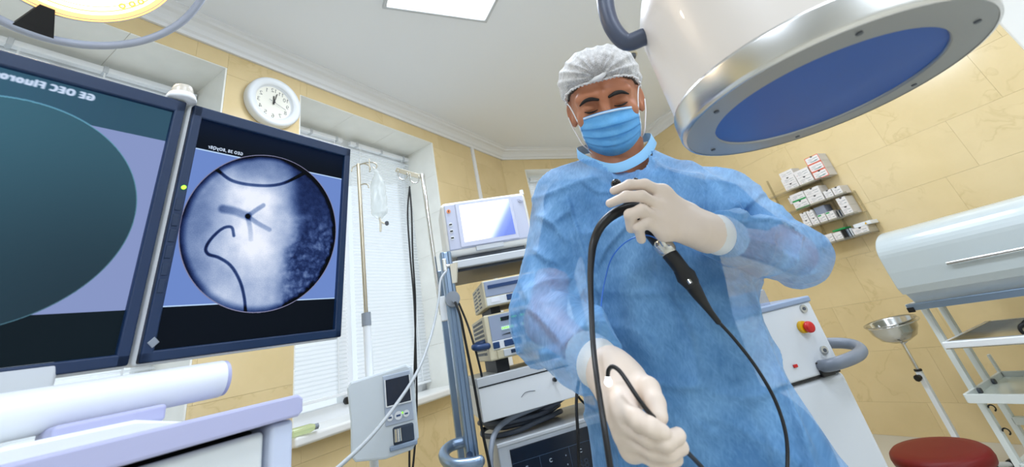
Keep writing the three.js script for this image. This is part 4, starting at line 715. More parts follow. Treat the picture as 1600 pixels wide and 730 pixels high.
// --- head, in its own axes (x picture right, y up, z out of the face), then set on the neck
const HC = V(.244, 1.5319, -.965), HZ = V(-0.214, -0.455, 0.864).normalize(), HX = V(-0.0115, 0.894, 0.446).cross(HZ).normalize(), HY = HZ.clone().cross(HX), HS = 1.06;
const headM = new THREE.Matrix4().makeBasis(HX.clone().multiplyScalar(HS), HY.clone().multiplyScalar(HS), HZ.clone().multiplyScalar(HS)).setPosition(HC);
function headSdf(x, y, z) {
  const ax = Math.abs(x);
  let d = ellip(x, y, z, 0, 0.032, -0.018, 0.079, 0.09, 0.1);
  d = smin(d, ellip(x, y, z, 0, -0.03, 0.02, 0.068, 0.088, 0.07), 0.03);
  d = smin(d, ellip(x, y, z, 0, -0.075, 0.026, 0.055, 0.042, 0.054), 0.03);
  d = smin(d, ellip(x, y, z, 0, -0.1, 0.056, 0.026, 0.018, 0.02), 0.025);
  d = smin(d, ellip(ax, y, z, 0.044, -0.026, 0.058, 0.024, 0.022, 0.02), 0.02);                    // cheeks
  d = smin(d, rcone(ax, y, z, [0.008, 0.024, 0.083], [0.052, 0.022, 0.062], 0.011, 0.011), 0.016);  // brow ridge
  d = smax(d, -ellip(ax, y, z, 0.033, 0.002, 0.095, 0.02, 0.0135, 0.019), 0.014);                   // sockets
  d = smin(d, ellip(ax, y, z, 0.033, 0.0005, 0.072, 0.0165, 0.0125, 0.0125), 0.006);                // lowered lids
  d = smax(d, -rcone(ax, y, z, [0.019, -0.0062, 0.0845], [0.047, -0.0052, 0.0795], 0.0013, 0.0013), 0.002);
  d = smin(d, rcone(x, y, z, [0, 0.012, 0.086], [0, -0.03, 0.104], 0.0075, 0.012), 0.014);          // nose
  d = smin(d, ellip(ax, y, z, 0.012, -0.034, 0.096, 0.009, 0.008, 0.01), 0.008);
  d = smin(d, rcone(ax, y, z, [0, -0.062, 0.083], [0.02, -0.063, 0.075], 0.0065, 0.004), 0.006);    // lips
  d = smin(d, rcone(ax, y, z, [0, -0.071, 0.081], [0.018, -0.069, 0.074], 0.007, 0.004), 0.005);
  let e = ellip(ax + (z + 0.012) * 0.45, y, z, 0.083, -0.006, -0.012, 0.0085, 0.033, 0.021);         // ears
  e = smax(e, -ellip(ax + (z + 0.012) * 0.45, y, z, 0.0915, -0.003, -0.008, 0.006, 0.02, 0.011), 0.005);
  d = smin(d, e, 0.008);
  return d;
}
const hv = V(0, 0, 0), headInv = headM.clone().invert();
function bodyHead(x, y, z) {
  hv.set(x, y, z).applyMatrix4(headInv);
  let d = headSdf(hv.x, hv.y, hv.z) * HS;
  const q = V(0, -0.05, -0.035).applyMatrix4(headM);
  return smin(d, rcone(x, y, z, [q.x, q.y, q.z], J.neck, 0.062, 0.066), 0.03);
}
function bodyBelow(x, y, z) {
  const q = NECKTOP;
  let d = rcone(x, y, z, q, J.neck, 0.062, 0.066);
  d = smin(d, torso(x, y, z, -0.055), 0.05);
  for (const s of ['L', 'R']) {
    const a = J['sh' + s], b = J['el' + s], c = J['wr' + s];
    d = smin(d, rcone(x, y, z, NB, a, 0.022, 0.036), 0.04);
    d = smin(d, rcone(x, y, z, a, b, 0.038, 0.036), 0.03); d = smin(d, rcone(x, y, z, b, c, 0.038, 0.019), 0.02);
  }
  for (const s of [-1, 1]) { d = smin(d, rcone(x, y, z, [0.21 + s * 0.09, 0.75, -0.97], [0.21 + s * 0.1, 0.45, -0.965], 0.085, 0.058), 0.05); d = smin(d, rcone(x, y, z, [0.21 + s * 0.1, 0.45, -0.965], [0.21 + s * 0.11, 0.09, -0.985], 0.056, 0.038), 0.03); }
  return d;
}
const NECKTOP = V(0, -0.05, -0.035).applyMatrix4(headM).toArray();
const skinTex = pixelTex(256, 256, (u, v, o) => { const l = 0.07 * fbm(u * 9, v * 9, 4, 4) + 0.03 * fbm(u * 60, v * 60, 1, 2); o[0] = 0.75 + l; o[1] = 0.50 + l * 1.0; o[2] = 0.37 + l * 0.9; });
const skin = mat('#ffffff', 0.42, 0, { map: skinTex, specularIntensity: 0.6 });
mpart('body', [surfaceNet(bodyHead, [0.06, 1.33, -1.2], [0.44, 1.74, -0.76], 0.0034), surfaceNet(bodyBelow, [-0.13, 0.06, -1.2], [0.62, 1.42, -0.6], 0.011)], skin, 'warm brown skin');
// hair, brows, lashes
const hpart = (name, g, m, label, parent) => mpart(name, (Array.isArray(g) ? merge(g) : g).applyMatrix4(headM), m, label, parent);
const hairMat = mat('#17120f', 0.7), cropped = mat('#54483f', 0.8);
hpart('hair', surfaceNet((x, y, z) => smax(headSdf(x, y, z) - 0.004, Math.max(0.056 - y - 0.3 * Math.max(0, 0.02 - z) - 0.02 * smooth(0.03, 0.09, Math.abs(x)), -0.1), 0.004), [-0.1, -0.1, -0.14], [0.1, 0.14, 0.11], 0.005), cropped, 'short dark hair under the cap');
for (const s of [-1, 1]) {
  hpart('eyebrow', taperTube([s * 0.0125, 0.0155, 0.0945, s * 0.026, 0.0198, 0.0925, s * 0.04, 0.0195, 0.085, s * 0.055, 0.0115, 0.070], [0.003, 0.0046, 0.004, 0.0016], 30, 8), hairMat);
  hpart('eyelashes', taperTube([s * 0.019, -0.0065, 0.0838, s * 0.027, -0.0085, 0.0858, s * 0.038, -0.0085, 0.0845, s * 0.048, -0.0055, 0.0785], [0.0008, 0.0019, 0.0019, 0.0009], 24, 8), hairMat);
}
// face mask with pleats
{
  const nu = 48, nv = 60, pos = [], uv = [], idx = [];
  const surf = (s, t) => {                                  // s -1..1 across, t 0..1 downwards
    const wide = mix(0.0705, 0.062, smooth(0.45, 1, t)) - 0.004 * Math.sin(t * Math.PI), bow = 0.0055 * (1 - s * s);
    const x = s * wide, y = mix(-0.02 + bow * 1.6, -0.119 - 0.006 * (1 - s * s) + 0.022 * s * s, t);
    const ridge = [[0, 0.112], [0.25, 0.1185], [0.5, 0.115], [0.75, 0.108], [1, 0.084]]; let k = 0; while (k < 3 && t > ridge[k + 1][0]) k++;
    const zc = mix(ridge[k][1], ridge[k + 1][1], smooth(0, 1, (t - ridge[k][0]) * 4) * 0.5 + (t - ridge[k][0]) * 2);
    const nose = t < 0.3 ? 0.006 * (1 - t / 0.3) * Math.exp(-(s * s) / 0.05) : 0;
    const pl = [0.3, 0.5, 0.68].reduce((q, c) => q + 0.006 * smooth(c - 0.17, c, t) * (t < c ? 1 : smooth(c + 0.016, c, t)), 0);
    return [x, y, zc - Math.abs(s) ** 2.2 * mix(0.062, 0.052, t) + nose + pl * (1 - 0.45 * s * s) + 0.0016 * fbm(s * 4, t * 5, 2, 3)];
  };
  for (let j = 0; j <= nv; j++) for (let i = 0; i <= nu; i++) { pos.push(...surf(i / nu * 2 - 1, j / nv)); uv.push(i / nu, j / nv); }
  for (let j = 0; j < nv; j++) for (let i = 0; i < nu; i++) { const a = j * (nu + 1) + i; idx.push(a, a + nu + 1, a + 1, a + 1, a + nu + 1, a + nu + 2); }
  const g = new THREE.BufferGeometry(); g.setAttribute('position', new THREE.Float32BufferAttribute(pos, 3)); g.setAttribute('uv', new THREE.Float32BufferAttribute(uv, 2)); g.setIndex(idx); g.computeVertexNormals();
  const cloth = pixelTex(256, 256, (u, v, o) => { const l = 0.1 * fbm(u * 5, v * 5, 2, 4) + 0.05 * fbm(u * 40, v * 24, 6, 2); o[0] = 0.42 + l; o[1] = 0.71 + l * 0.8; o[2] = 0.93 + l * 0.4; });
  const mk = hpart('face_mask', g, mat('#ffffff', 0.75, 0, { map: cloth, side: THREE.DoubleSide, sheen: 0.4, sheenRoughness: 0.6 }), 'pale blue pleated face mask');
  const line = (pts, r) => tube(pts.flat(), r, false, 60, 8), S = (s, t, d = 0.001) => { const p = surf(s, t); return [p[0], p[1], p[2] + d]; }, rim = (f) => Array.from({ length: 15 }, (_, k) => f(k / 14));
  hpart('bottom_seam', line(rim((k) => S(k * 2 - 1, 1)), 0.0018), M.white, undefined, mk); hpart('nose_strip', line(rim((k) => S(k * 1.5 - 0.75, 0.035)), 0.0024), mat('#cfe6fb', 0.6), undefined, mk);
  for (const s of [-1, 1]) {
    hpart('side_seam', line(rim((k) => S(s * 0.985, k)), 0.0017), mat('#d7ecfb', 0.6), undefined, mk);
    const a = S(s, 0.03), b = S(s, 0.97);
    hpart('ear_loop', tube([...a, s * 0.077, 0.004, 0.035, s * 0.086, 0.022, 0.006, s * 0.093, 0.022, -0.018], 0.0016, false, 40, 8), M.white, undefined, mk);
    hpart('ear_loop', tube([...b, s * 0.071, -0.082, 0.038, s * 0.0815, -0.055, 0.018, s * 0.0885, -0.036, 0.0, s * 0.094, -0.012, -0.02], 0.0016, false, 40, 8), M.white, undefined, mk);
  }
}
// bouffant cap: gathered pleats run to a knot over the brow
{
  const nu = 260, nv = 70, pos = [], uv = [], idx = [];
  const capAt = (a, t) => {                                 // a round the head from the brow, t 0 edge .. 1 top
    const c = Math.sin(a), f = Math.cos(a), front = clamp(f), edge = mix(0.016, 0.053, smooth(-0.2, 0.95, f)) - 0.05 * smooth(0.1, -0.9, f), el = t * Math.PI / 2;
    const rx = 0.0905 + 0.013 * Math.sin(Math.min(1, t * 1.6) * Math.PI * 0.8), rz = 0.108 + 0.014 * Math.sin(Math.min(1, t * 1.5) * Math.PI * 0.8), yTop = 0.138;
    const cosE = Math.pow(Math.cos(el), 0.62), y = edge + (yTop - edge) * Math.pow(Math.sin(el), 1.05);
    const x0 = c * rx * cosE, z0 = f * rz * cosE - 0.012;
    const dk = Math.hypot(x0, (y - 0.064) * 1.15), ang = Math.atan2(y - 0.064, x0), near = z0 > -0.02 ? Math.exp(-dk / 0.065) : 0;
    const pleat = Math.pow(0.5 + 0.5 * Math.sin(ang * 19 + 3 * fbm(ang * 2, dk * 20, 1, 2)), 1.6) * near * smooth(0.0, 0.02, dk) * 0.011 - near * 0.0075 * smooth(0.03, 0.0, dk) ;
    const crumple = 0.006 * fbm(x0 * 22, y * 22, z0 * 22, 3) + 0.0022 * Math.sin(a * 64) * smooth(0.25, 0, t) - 0.004 * smooth(0.1, 0.05, t) * smooth(0, 0.05, t);
    const s = 1 + (pleat + crumple) / 0.1, scal = t === 0 ? 0.0015 * Math.sin(a * 64) : 0;
    return [x0 * s, y + (pleat + crumple) * Math.sin(el) * 0.8 + scal, (z0 + 0.012) * s - 0.012];
  };
  for (let j = 0; j <= nv; j++) for (let i = 0; i <= nu; i++) { const p = capAt(i / nu * 2 * Math.PI, j / nv); pos.push(...p); uv.push(i / nu * 4, j / nv * 1.2); }
  for (let j = 0; j < nv; j++) for (let i = 0; i < nu; i++) { const a = j * (nu + 1) + i; idx.push(a, a + 1, a + nu + 1, a + 1, a + nu + 2, a + nu + 1); }
  const g = new THREE.BufferGeometry(); g.setAttribute('position', new THREE.Float32BufferAttribute(pos, 3)); g.setAttribute('uv', new THREE.Float32BufferAttribute(uv, 2)); g.setIndex(idx); g.computeVertexNormals();
  const net = pixelTex(512, 256, (u, v, o) => { const n = Math.abs(fbm(u * 60, v * 30, 3, 3)) * 2.2, w = fbm(u * 9, v * 7, 9, 3); o[0] = o[1] = o[2] = 0.99; o[3] = clamp(0.5 + 0.35 * w + 0.3 * smooth(0.35, 0.0, n)); });
  const cap = hpart('hair_cap', g, mat('#f4f3f1', 0.7, 0, { map: net, transparent: true, side: THREE.DoubleSide }), 'white gauzy bouffant cap');
  const edge = []; for (let k = 0; k < 90; k++) { const p = capAt(k / 90 * 2 * Math.PI, 0.03); edge.push(p[0] * 1.005, p[1] - 0.001 + 0.0012 * (k % 2), p[2] * 1.005); }
  hpart('elastic_edge', tube(edge, 0.0022, true, 360, 8), mat('#f1efec', 0.7), undefined, cap);
  hpart('knot', taperTube([-0.022, 0.0575, 0.092, -0.006, 0.0605, 0.1, 0.006, 0.063, 0.101, 0.024, 0.074, 0.094], [0.002, 0.0058, 0.0052, 0.002], 30, 10), mat('#f6f5f3', 0.7), undefined, cap);
}
// --- shirt under the gown
const navy = mat('#101d42', 0.8);
const shirtSdf = (x, y, z) => {
  let d = torso(x, y, z, -0.042);
  for (const s of ['L', 'R']) { const a = J['sh' + s], b = J['el' + s], m = [0, 1, 2].map((k) => mix(a[k], b[k], 0.62)); d = smin(d, rcone(x, y, z, NB, a, 0.03, 0.045), 0.04); d = smin(d, rcone(x, y, z, a, m, 0.046, 0.042), 0.03); }
  d = smax(d, -rcone(x, y, z, [0.236, 1.42, -0.93], [0.234, 1.27, -0.83], 0.066, 0.018), 0.006);
  return Math.max(d, y - 1.4);
};
mpart('shirt', surfaceNet(shirtSdf, [-0.13, 0.62, -1.2], [0.62, 1.42, -0.74], 0.01), navy, 'dark blue shirt under the gown');
mpart('trousers', surfaceNet((x, y, z) => { let d = 9; for (const s of [-1, 1]) { d = smin(d, rcone(x, y, z, [0.21 + s * 0.085, 0.78, -0.97], [0.21 + s * 0.1, 0.45, -0.965], 0.115, 0.085), 0.04); d = smin(d, rcone(x, y, z, [0.21 + s * 0.1, 0.45, -0.965], [0.21 + s * 0.11, 0.07, -0.98], 0.085, 0.075), 0.03); } return Math.max(d, 0.05 - y); }, [-0.1, 0.03, -1.15], [0.52, 0.92, -0.8], 0.014), navy);
for (const s of [-1, 1]) mpart('shoe', surfaceNet((x, y, z) => Math.max(smin(ellip(x, y, z, 0.21 + s * 0.115, 0.045, -0.92, 0.048, 0.045, 0.12), ellip(x, y, z, 0.21 + s * 0.11, 0.055, -0.99, 0.045, 0.06, 0.06), 0.03), 0.004 - y), [0.21 + s * 0.115 - 0.08, -0.01, -1.08], [0.21 + s * 0.115 + 0.08, 0.14, -0.77], 0.009), M.black);
// --- gown: sleeves, folds
// single creases seen in the cloth: polylines in his x y plane, [points, height, which side falls steeply]
const CREASES = [
  [[-.0029, 1.2983, -.93, .0357, 1.2458, -.9, .0628, 1.1849, -.88], 0.008, 1], [[-.0657, 1.114, -.82, -.0301, 1.0799, -.8, .0017, 1.0301, -.76, .0186, 1.0112, -.74], 0.009, 1], [[-.0301, 1.0799, -.8, -.0166, 1.0979, -.8, .016, 1.1036, -.8, .0501, 1.0898, -.8], 0.008, -1],
  [[-.0597, 1.1672, -.85, -.0462, 1.1193, -.83, -.0335, 1.0848, -.8], 0.007, 1], [[-.0597, 1.0206, -.8, -.0098, 1.0261, -.76, .0287, 1.0432, -.74], 0.008, -1], [[-.0275, 1.225, -.9, .0029, 1.1781, -.88, .0392, 1.1572, -.86], 0.008, 1], [[-.0182, 1.0014, -.75, .0167, 1.004, -.72, .0445, 1.0144, -.7], 0.006, 1],
  [[.372, 1.2979, -.9, .353, 1.2401, -.88, .3238, 1.1848, -.84], 0.007, -1], [[.2841, 1.1425, -.74, .3561, 1.1587, -.8, .4318, 1.1418, -.84, .4899, 1.0983, -.86], 0.009, 1], [[.2959, 1.1286, -.76, .3742, 1.1036, -.82, .4502, 1.0624, -.86], 0.007, -1], [[.3899, 1.1717, -.84, .4756, 1.2165, -.9, .5213, 1.2174, -.92], 0.008, 1], [[.2984, 1.1032, -.78, .3802, 1.0733, -.84, .4588, 1.0457, -.87], 0.006, 1], [[.4769, 1.1909, -.9, .4928, 1.1367, -.88, .493, 1.0801, -.87], 0.006, -1],
  [[.0815, 1.3125, -.9, .0795, 1.2186, -.86, .0774, 1.1169, -.83, .072, 1.032, -.81], 0.011, -1], [[.0806, 1.1276, -.83, .1222, 1.1713, -.83, .1892, 1.2142, -.83], 0.009, 1], [[.121, 1.3452, -.9, .1481, 1.2983, -.87, .2124, 1.268, -.86], 0.005, 1],
  [[.1053, .9583, -.79, .1586, .9353, -.79, .228, .9301, -.79], 0.006, 1], [[.1481, .9085, -.79, .1751, .8771, -.79, .2143, .8553, -.79], 0.005, -1], [[.2269, 1.019, -.8, .2721, .9977, -.8, .3444, .9945, -.82], 0.005, 1], [[.3033, 1.0768, -.82, .3414, 1.0467, -.82, .3528, .9931, -.84], 0.006, 1], [[.3314, .9383, -.84, .3225, .8672, -.84, .328, .7998, -.84], 0.007, -1],
];
function creases(x, y) {
  let s = 0;
  for (const [p, h, side] of CREASES) {
    let m = 9, sg = 1;
    for (let k = 0; k + 5 < p.length; k += 3) {
      const bx = p[k + 3] - p[k], by = p[k + 4] - p[k + 1], ax = x - p[k], ay = y - p[k + 1], t = clamp((ax * bx + ay * by) / (bx * bx + by * by)), d = Math.hypot(ax - bx * t, ay - by * t);
      if (d < m) { m = d; sg = Math.sign(bx * ay - by * ax) * side; }
    }
    if (m > 0.07) continue;
    const n = p.length - 3, e = Math.min(Math.hypot(x - p[0], y - p[1]), Math.hypot(x - p[n], y - p[n + 1]));
    s += h * smooth(0, 0.035, e) * (sg > 0 ? Math.exp(-m / 0.02) : Math.exp(-((m / 0.0055) ** 2)));
  }
  return s;
}
const ridge = (v, k) => Math.pow(clamp(1 - Math.abs(v) * k), 2);
function gownSdf(x, y, z) {
  let t = torso(x, y, z, 0.004);
  t = smin(t, rcone(x, y, z, NB, J.shL, 0.05, 0.076), 0.05); t = smin(t, rcone(x, y, z, NB, J.shR, 0.05, 0.072), 0.05);
  let l = smin(rcone(x, y, z, J.shL, J.elL, 0.073, 0.067), rcone(x, y, z, J.elL, J.wrL, 0.069, 0.043), 0.03);
  let r = smin(rcone(x, y, z, J.shR, J.elR, 0.07, 0.055), rcone(x, y, z, J.elR, J.wrR, 0.058, 0.042), 0.03);
  const rough = Math.min(t, l, r);
  if (rough > 0.05 || rough < -0.05) return smin(t, Math.min(l, r), 0.02);
  const arm = smooth(0.0, 0.02, t - Math.min(l, r));
  const w = fbm(x * 3, y * 3, z * 3, 2);
  const drape = fbm((x + w * 0.12) * 6.5 + y * 1.2, y * 1.6, z * 4, 1), cross = fbm(x * 2.6 + y * 2, (y + w * 0.1) * 8, z * 3 + 5, 1), fine = fbm(x * 9, y * 8, z * 9 + 3, 2);
  let f = (0.010 * ridge(drape, 11) + 0.006 * ridge(cross, 12) - 0.003) * (1 - arm) + 0.004 * fine + 0.014 * drape * (1 - arm);
  // folds of the sleeves: diagonal ridges
  const q = fbm((x + z) * 4 + y * 4 + w * 0.8, (y - x * 0.6) * 8, (z - x) * 3.5, 1), q2 = fbm(x * 8 - y * 9 + 4 + w, y * 5 + z * 7, z * 6, 1);
  f += arm * (0.009 * ridge(q, 7) - 0.006 + 0.006 * ridge(q2, 7) + 0.007 * q2);
  f += creases(x, y);
  // long fold from the left chest to the waist, and the flat triangle beside the black cord
  const fx = x - (0.085 + (1.30 - y) * 0.16); f += 0.004 * Math.exp(-((fx / 0.014) ** 2)) * smooth(0.9, 1.0, y) * smooth(1.36, 1.25, y) * (1 - arm);
  const gx = x - (0.145 + (1.2 - y) * -0.12); f += 0.003 * Math.exp(-((gx / 0.012) ** 2)) * smooth(0.95, 1.05, y) * smooth(1.24, 1.18, y) * (1 - arm);
  return smin(t, Math.min(l, r), 0.02) - f;
}
const gownHem = (x, y, z) => Math.max(gownSdf(x, y, z), 0.34 - y, cutWrist(x, y, z), y - (1.366 - 0.78 * (z + 0.9)), -rcone(x, y, z, [0.236, 1.48, -1.02], [0.236, 1.365, -0.975], 0.086, 0.076));
function cutWrist(x, y, z) { let m = -9; for (const s of ['L', 'R']) { const a = J['el' + s], b = J['wr' + s], dx = b[0] - a[0], dy = b[1] - a[1], dz = b[2] - a[2], L = Math.hypot(dx, dy, dz), t = ((x - b[0]) * dx + (y - b[1]) * dy + (z - b[2]) * dz) / L; if (Math.hypot(x - b[0], y - b[1], z - b[2]) < 0.09) m = Math.max(m, t + 0.03); } return m; }
const gownTex = pixelTex(1024, 1024, (u, v, o) => {
  const X = u * 1.0, Y = v * 1.0;
  const cloud = fbm(X * 13, Y * 11, 1, 4), f1 = fbm((X + 0.35 * Y) * 260, (Y - 0.35 * X) * 70, 3, 2), f2 = fbm((X - 0.5 * Y) * 250, (Y + 0.5 * X) * 70, 7, 2), f3 = fbm(X * 90, Y * 80, 11, 3);
  const fib = Math.max(f1, f2) * 0.8 + 0.3 * f3, l = 0.12 * cloud + 0.09 * fib;
  o[0] = 0.47 + l * 1.25; o[1] = 0.72 + l * 0.8; o[2] = 0.95 + l * 0.3; o[3] = clamp(0.53 + 0.3 * cloud + 0.2 * fib, 0.44);
});
const gownMat = mat('#ffffff', 0.62, 0, { map: gownTex, transparent: true, sheen: 0.9, sheenRoughness: 0.45, sheenColor: new THREE.Color('#cfe8ff') });
mpart('gown', surfaceNet(gownHem, [-0.19, 0.33, -1.24], [0.66, 1.44, -0.6], 0.0056), gownMat, 'light blue translucent nonwoven gown with long sleeves');
const bandMat = mat('#86bfe8', 0.6);
{ // neck band
  const p = [.1433, 1.4237, -.98, .1625, 1.3784, -.935, .2039, 1.3419, -.905, .2676, 1.3572, -.92, .326, 1.4076, -.97, .344, 1.4556, -1.06, .2666, 1.4742, -1.1, .1783, 1.4616, -1.06];
  const ring = []; for (let k = 0; k < p.length; k += 3) ring.push(V(p[k], p[k + 1], p[k + 2]));
  const c = new THREE.CatmullRomCurve3(ring, true), pos = [], idx = [], n = 90, cx = 0.238, cz = -0.99;
  for (let i = 0; i <= n; i++) { const q = c.getPoint(i / n), dx = q.x - cx, dz = q.z - cz, l = Math.hypot(dx, dz); for (const [o, h] of [[0.004, -0.013], [0.0015, 0], [-0.001, 0.011], [-0.0025, 0.011], [0.001, -0.013]]) pos.push(q.x + dx / l * o, q.y + h, q.z + dz / l * o); }
  for (let i = 0; i < n; i++) for (let k = 0; k < 5; k++) { const a = i * 5 + k, b = i * 5 + (k + 1) % 5; idx.push(a, b, a + 5, b, b + 5, a + 5); }
  const g = new THREE.BufferGeometry(); g.setAttribute('position', new THREE.Float32BufferAttribute(pos, 3)); g.setAttribute('uv', new THREE.Float32BufferAttribute(new Float32Array(pos.length / 3 * 2), 2)); g.setIndex(idx); g.computeVertexNormals();
  mpart('neck_band', g, mat('#86bfe8', 0.6, 0, { side: THREE.DoubleSide }), 'folded light blue neck band');
}
// --- gloves: five fingers each
const glove = mat('#e6d5c5', 0.42, 0, { specularIntensity: 0.5, sheen: 0.2 });
function handSdf(h) {
  return (x, y, z) => {
    let d = 9;
    for (const [a, b, ra, rb] of h.palm) d = smin(d, rcone(x, y, z, a, b, ra, rb), 0.014);
    let fing = 9; for (const f of h.fingers) { let e = 9; for (let k = 0; k + 1 < f.p.length; k++) e = smin(e, rcone(x, y, z, f.p[k], f.p[k + 1], f.r[k], f.r[k + 1]), 0.004); fing = smin(fing, e, 0.0009); }
    d = smin(d, fing, 0.007);
    const e = h.end; return Math.max(d, (x - e[0]) * e[3] + (y - e[1]) * e[4] + (z - e[2]) * e[5]) - 0.0004 * fbm(x * 70, y * 70, z * 70, 2);
  };
}
function gloveMesh(h, label) {
  const lo = [9, 9, 9], hi = [-9, -9, -9]; for (const p of [...h.palm.flatMap((q) => [q[0], q[1]]), ...h.fingers.flatMap((f) => f.p)]) for (let k = 0; k < 3; k++) { lo[k] = Math.min(lo[k], p[k] - 0.045); hi[k] = Math.max(hi[k], p[k] + 0.045); }
  return mpart('glove', surfaceNet(handSdf(h), lo, hi, 0.0024), glove, label);
}
const R1 = [0.0112, 0.0098, 0.0088, 0.0072];
const upper = { palm: [], fingers: [] }, lower = { palm: [], fingers: [] };
{
  const W = [.2734, 1.1418, -.735], K = [[.221, 1.216, -.708], [.2032, 1.1958, -.701], [.1977, 1.1738, -.703], [.1998, 1.1549, -.711]];
  K.forEach((k, i) => upper.palm.push([W, k, 0.0235, [0.0125, 0.0125, 0.0122, 0.0118][i]])); upper.palm.push([K[0], K[3], 0.0125, 0.012]); upper.palm.push([[.2617, 1.1726, -.742], [.2254, 1.1889, -.728], 0.021, 0.02]);
  upper.fingers = [
    { p: [K[0], [.1936, 1.233, -.694], [.1693, 1.239, -.694], [.1444, 1.2405, -.712]], r: R1 }, { p: [K[1], [.1798, 1.2136, -.686], [.1565, 1.2199, -.688], [.1309, 1.2202, -.71]], r: R1 },
    { p: [K[2], [.1723, 1.1918, -.687], [.152, 1.1899, -.69], [.1509, 1.172, -.708]], r: [0.0112, 0.0102, 0.0092, 0.0082] }, { p: [K[3], [.1753, 1.1727, -.694], [.1602, 1.1697, -.698], [.1625, 1.1528, -.715]], r: [0.0108, 0.0094, 0.0086, 0.0076] },
    { p: [[.266, 1.1845, -.748], [.2476, 1.2179, -.775], [.2214, 1.2398, -.785]], r: [0.015, 0.012, 0.009] }];
}
{
  const W = [.0553, .9823, -.668], K = [[.0514, .9543, -.61], [.0462, .9436, -.615], [.0475, .9268, -.625], [.0524, .91, -.638]];
  K.forEach((k, i) => lower.palm.push([W, k, 0.0265, [0.0135, 0.0138, 0.0135, 0.0125][i]])); lower.palm.push([K[0], K[3], 0.014, 0.0135]); lower.palm.push([[.0738, .9723, -.655], [.0769, .9637, -.635], 0.022, 0.0165]);
  lower.fingers = [
    { p: [K[0], [.0616, .9452, -.582], [.0726, .9381, -.572], [.0846, .93, -.575]], r: [0.0118, 0.0102, 0.0092, 0.0082] }, { p: [K[1], [.0672, .9286, -.588], [.0845, .9209, -.58], [.1012, .9215, -.588]], r: [0.0118, 0.0104, 0.0093, 0.0083] },
    { p: [K[2], [.0696, .9137, -.598], [.0865, .9087, -.59], [.1021, .9092, -.596]], r: [0.0116, 0.01, 0.009, 0.008] }, { p: [K[3], [.0708, .902, -.61], [.0824, .8981, -.602], [.0943, .8979, -.606]], r: [0.0108, 0.0094, 0.0085, 0.0076] },
    { p: [[.0788, .9717, -.65], [.0893, .9659, -.618], [.0898, .9534, -.6], [.0877, .9423, -.588]], r: [0.0165, 0.0132, 0.011, 0.0092] }];
}
for (const [h, s, w] of [[upper, 'R', [.2679, 1.1459, -.733]], [lower, 'L', [.0553, .9835, -.672]]]) { const b = J['el' + s], d = V(b[0] - w[0], b[1] - w[1], b[2] - w[2]).normalize(); h.palm.push([[w[0] - d.x * 0.02, w[1] - d.y * 0.02, w[2] - d.z * 0.02], [w[0] + d.x * 0.0125, w[1] + d.y * 0.0125, w[2] + d.z * 0.0125], 0.0262, 0.0312]); h.end = [w[0] + d.x * 0.0125, w[1] + d.y * 0.0125, w[2] + d.z * 0.0125, d.x, d.y, d.z]; }
gloveMesh(upper, 'thin cream latex glove, fingers curled over the scope'); gloveMesh(lower, 'thin cream latex glove, thumb and finger pinching the thin tube');
// the glove's own sleeve, then the knitted cuff that shows between it and the gown
for (const [s, w] of [['R', [.2679, 1.1459, -.733]], ['L', [.0553, .9835, -.672]]]) {
  const b = J['el' + s], d = V(b[0] - w[0], b[1] - w[1], b[2] - w[2]).normalize(), q = (t) => [w[0] + d.x * t, w[1] + d.y * t, w[2] + d.z * t];
  mpart('cuff', taperTube([...q(0.008), ...q(0.02), ...q(0.04), ...q(0.07)], [0.022, 0.0325, 0.0355, 0.034], 30, 40), mat('#eef0ee', 0.75), 'white knitted cuff');
  const e = V(...q(0.0125)), tor = new THREE.TorusGeometry(0.0312, 0.0022, 10, 48); tor.applyQuaternion(new THREE.Quaternion().setFromUnitVectors(V(0, 0, 1), d)).translate(e.x, e.y, e.z);
  mpart('glove_rim', tor, mat('#e6dbbd', 0.45), 'rolled rim of the glove');
}

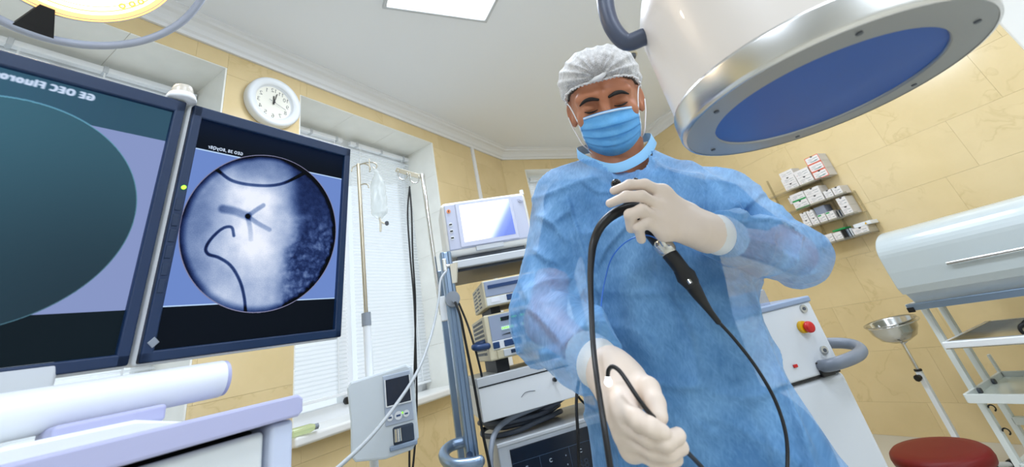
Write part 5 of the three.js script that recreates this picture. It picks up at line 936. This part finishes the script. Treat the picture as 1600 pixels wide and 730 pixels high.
// ---------- flexible endoscope in his hands ----------
{
  const t = thing('endoscope', 'black flexible endoscope held in both gloved hands, its thin tube looping before the gown', 'endoscope', [0, 0, 0], MTURN);
  part('control_body', taperTube([.154, 1.2546, -.726, .1734, 1.2262, -.742, .1856, 1.1793, -.742, .1968, 1.1381, -.735, .2055, 1.1147, -.732, .218, 1.0834, -.738], [0.0085, 0.014, 0.0155, 0.0145, 0.013, 0.0125, 0.0125], 90, 24), M.black, t);
  part('valve_button', [new THREE.SphereGeometry(0.0085, 20, 14).translate(.1537, 1.2532, -.718), new THREE.SphereGeometry(0.006, 16, 12).translate(.1895, 1.2526, -.728)], mat('#0d0e10', 0.12), t);
  part('steel_ring', taperTube([.1979, 1.1387, -.734, .2005, 1.1317, -.7335], [0.0158, 0.0158], 6, 28), M.steel, t);
  part('biopsy_port', rod([.1966, 1.1368, -.722], [.1933, 1.1459, -.716], 0.0055, 0.004), M.steel, t);
  part('grip_collar', taperTube([.213, 1.0933, -.736, .2162, 1.0847, -.737, .2193, 1.0762, -.738], [0.0135, 0.0165, 0.014], 14, 12), M.rubber, t); part('port_pin', rod([.2143, 1.0779, -.725], [.215, 1.0717, -.722], 0.0035), M.steel, t);
  part('strain_relief', taperTube([.2193, 1.0762, -.738, .2259, 1.0537, -.742, .2343, 1.0332, -.75, .2433, 1.0118, -.755], [0.0125, 0.0105, 0.0075, 0.0052, 0.0045], 50, 18), M.black, t);
  part('insertion_tube', tube([.2411, 1.0169, -.754, .2606, .9807, -.762, .276, .938, -.765, .2825, .8953, -.765, .2766, .8565, -.762, .2571, .8215, -.755, .2285, .7934, -.74, .1867, .7818, -.72, .1586, .813, -.695, .1371, .8572, -.665, .1164, .8896, -.63, .0994, .913, -.6, .0872, .9324, -.5855, .0813, .9418, -.583, .074, .9532, -.578, .0668, .97, -.58, .0617, .9851, -.588, .0573, .9948, -.595, .052, .999, -.6, .0468, .9963, -.604, .0434, .9885, -.607], 0.0026, false, 260, 10), M.black, t);
  part('light_tip', [rod([.0436, .9891, -.607], [.0428, .9858, -.607], 0.0032), new THREE.SphereGeometry(0.0048, 18, 12).translate(.0426, .9836, -.606)], new THREE.MeshStandardMaterial({ color: '#ffffff', emissive: '#ffffff', emissiveIntensity: 2 }), t, 'glowing white tip');
  part('universal_cord', taperTube([.1872, 1.2105, -.74, .1631, 1.2106, -.732, .1361, 1.2056, -.728, .1097, 1.1921, -.73, .0897, 1.1692, -.735, .0707, 1.1272, -.72, .0528, 1.0712, -.685, .0383, 1.0241, -.64, .0291, .9857, -.595, .0234, .9521, -.57, .0189, .9206, -.56, .014, .8859, -.555], [0.0095, 0.0088, 0.0072, 0.0054, 0.0044, 0.0039, 0.0037, 0.0036, 0.0036, 0.0036], 160, 14), M.black, t);
  part('guide_fibre', tube([.1926, 1.1439, -.716, .1747, 1.1565, -.716, .1545, 1.1598, -.73, .1334, 1.1543, -.75, .1136, 1.1395, -.765, .0953, 1.1121, -.77, .0781, 1.0795, -.765, .06, 1.0348, -.74], 0.0011, false, 80, 8), mat('#2f74d8', 0.35), t, 'thin blue fibre');
  const o = [0.2, 0.9, -0.7]; for (const c of t.children) c.geometry.translate(-o[0], -o[1], -o[2]);     // origin below the grip
  t.position.set(Math.cos(MTURN) * o[0] + Math.sin(MTURN) * o[2], o[1], -Math.sin(MTURN) * o[0] + Math.cos(MTURN) * o[2]);
}

renderer.render(scene, camera);
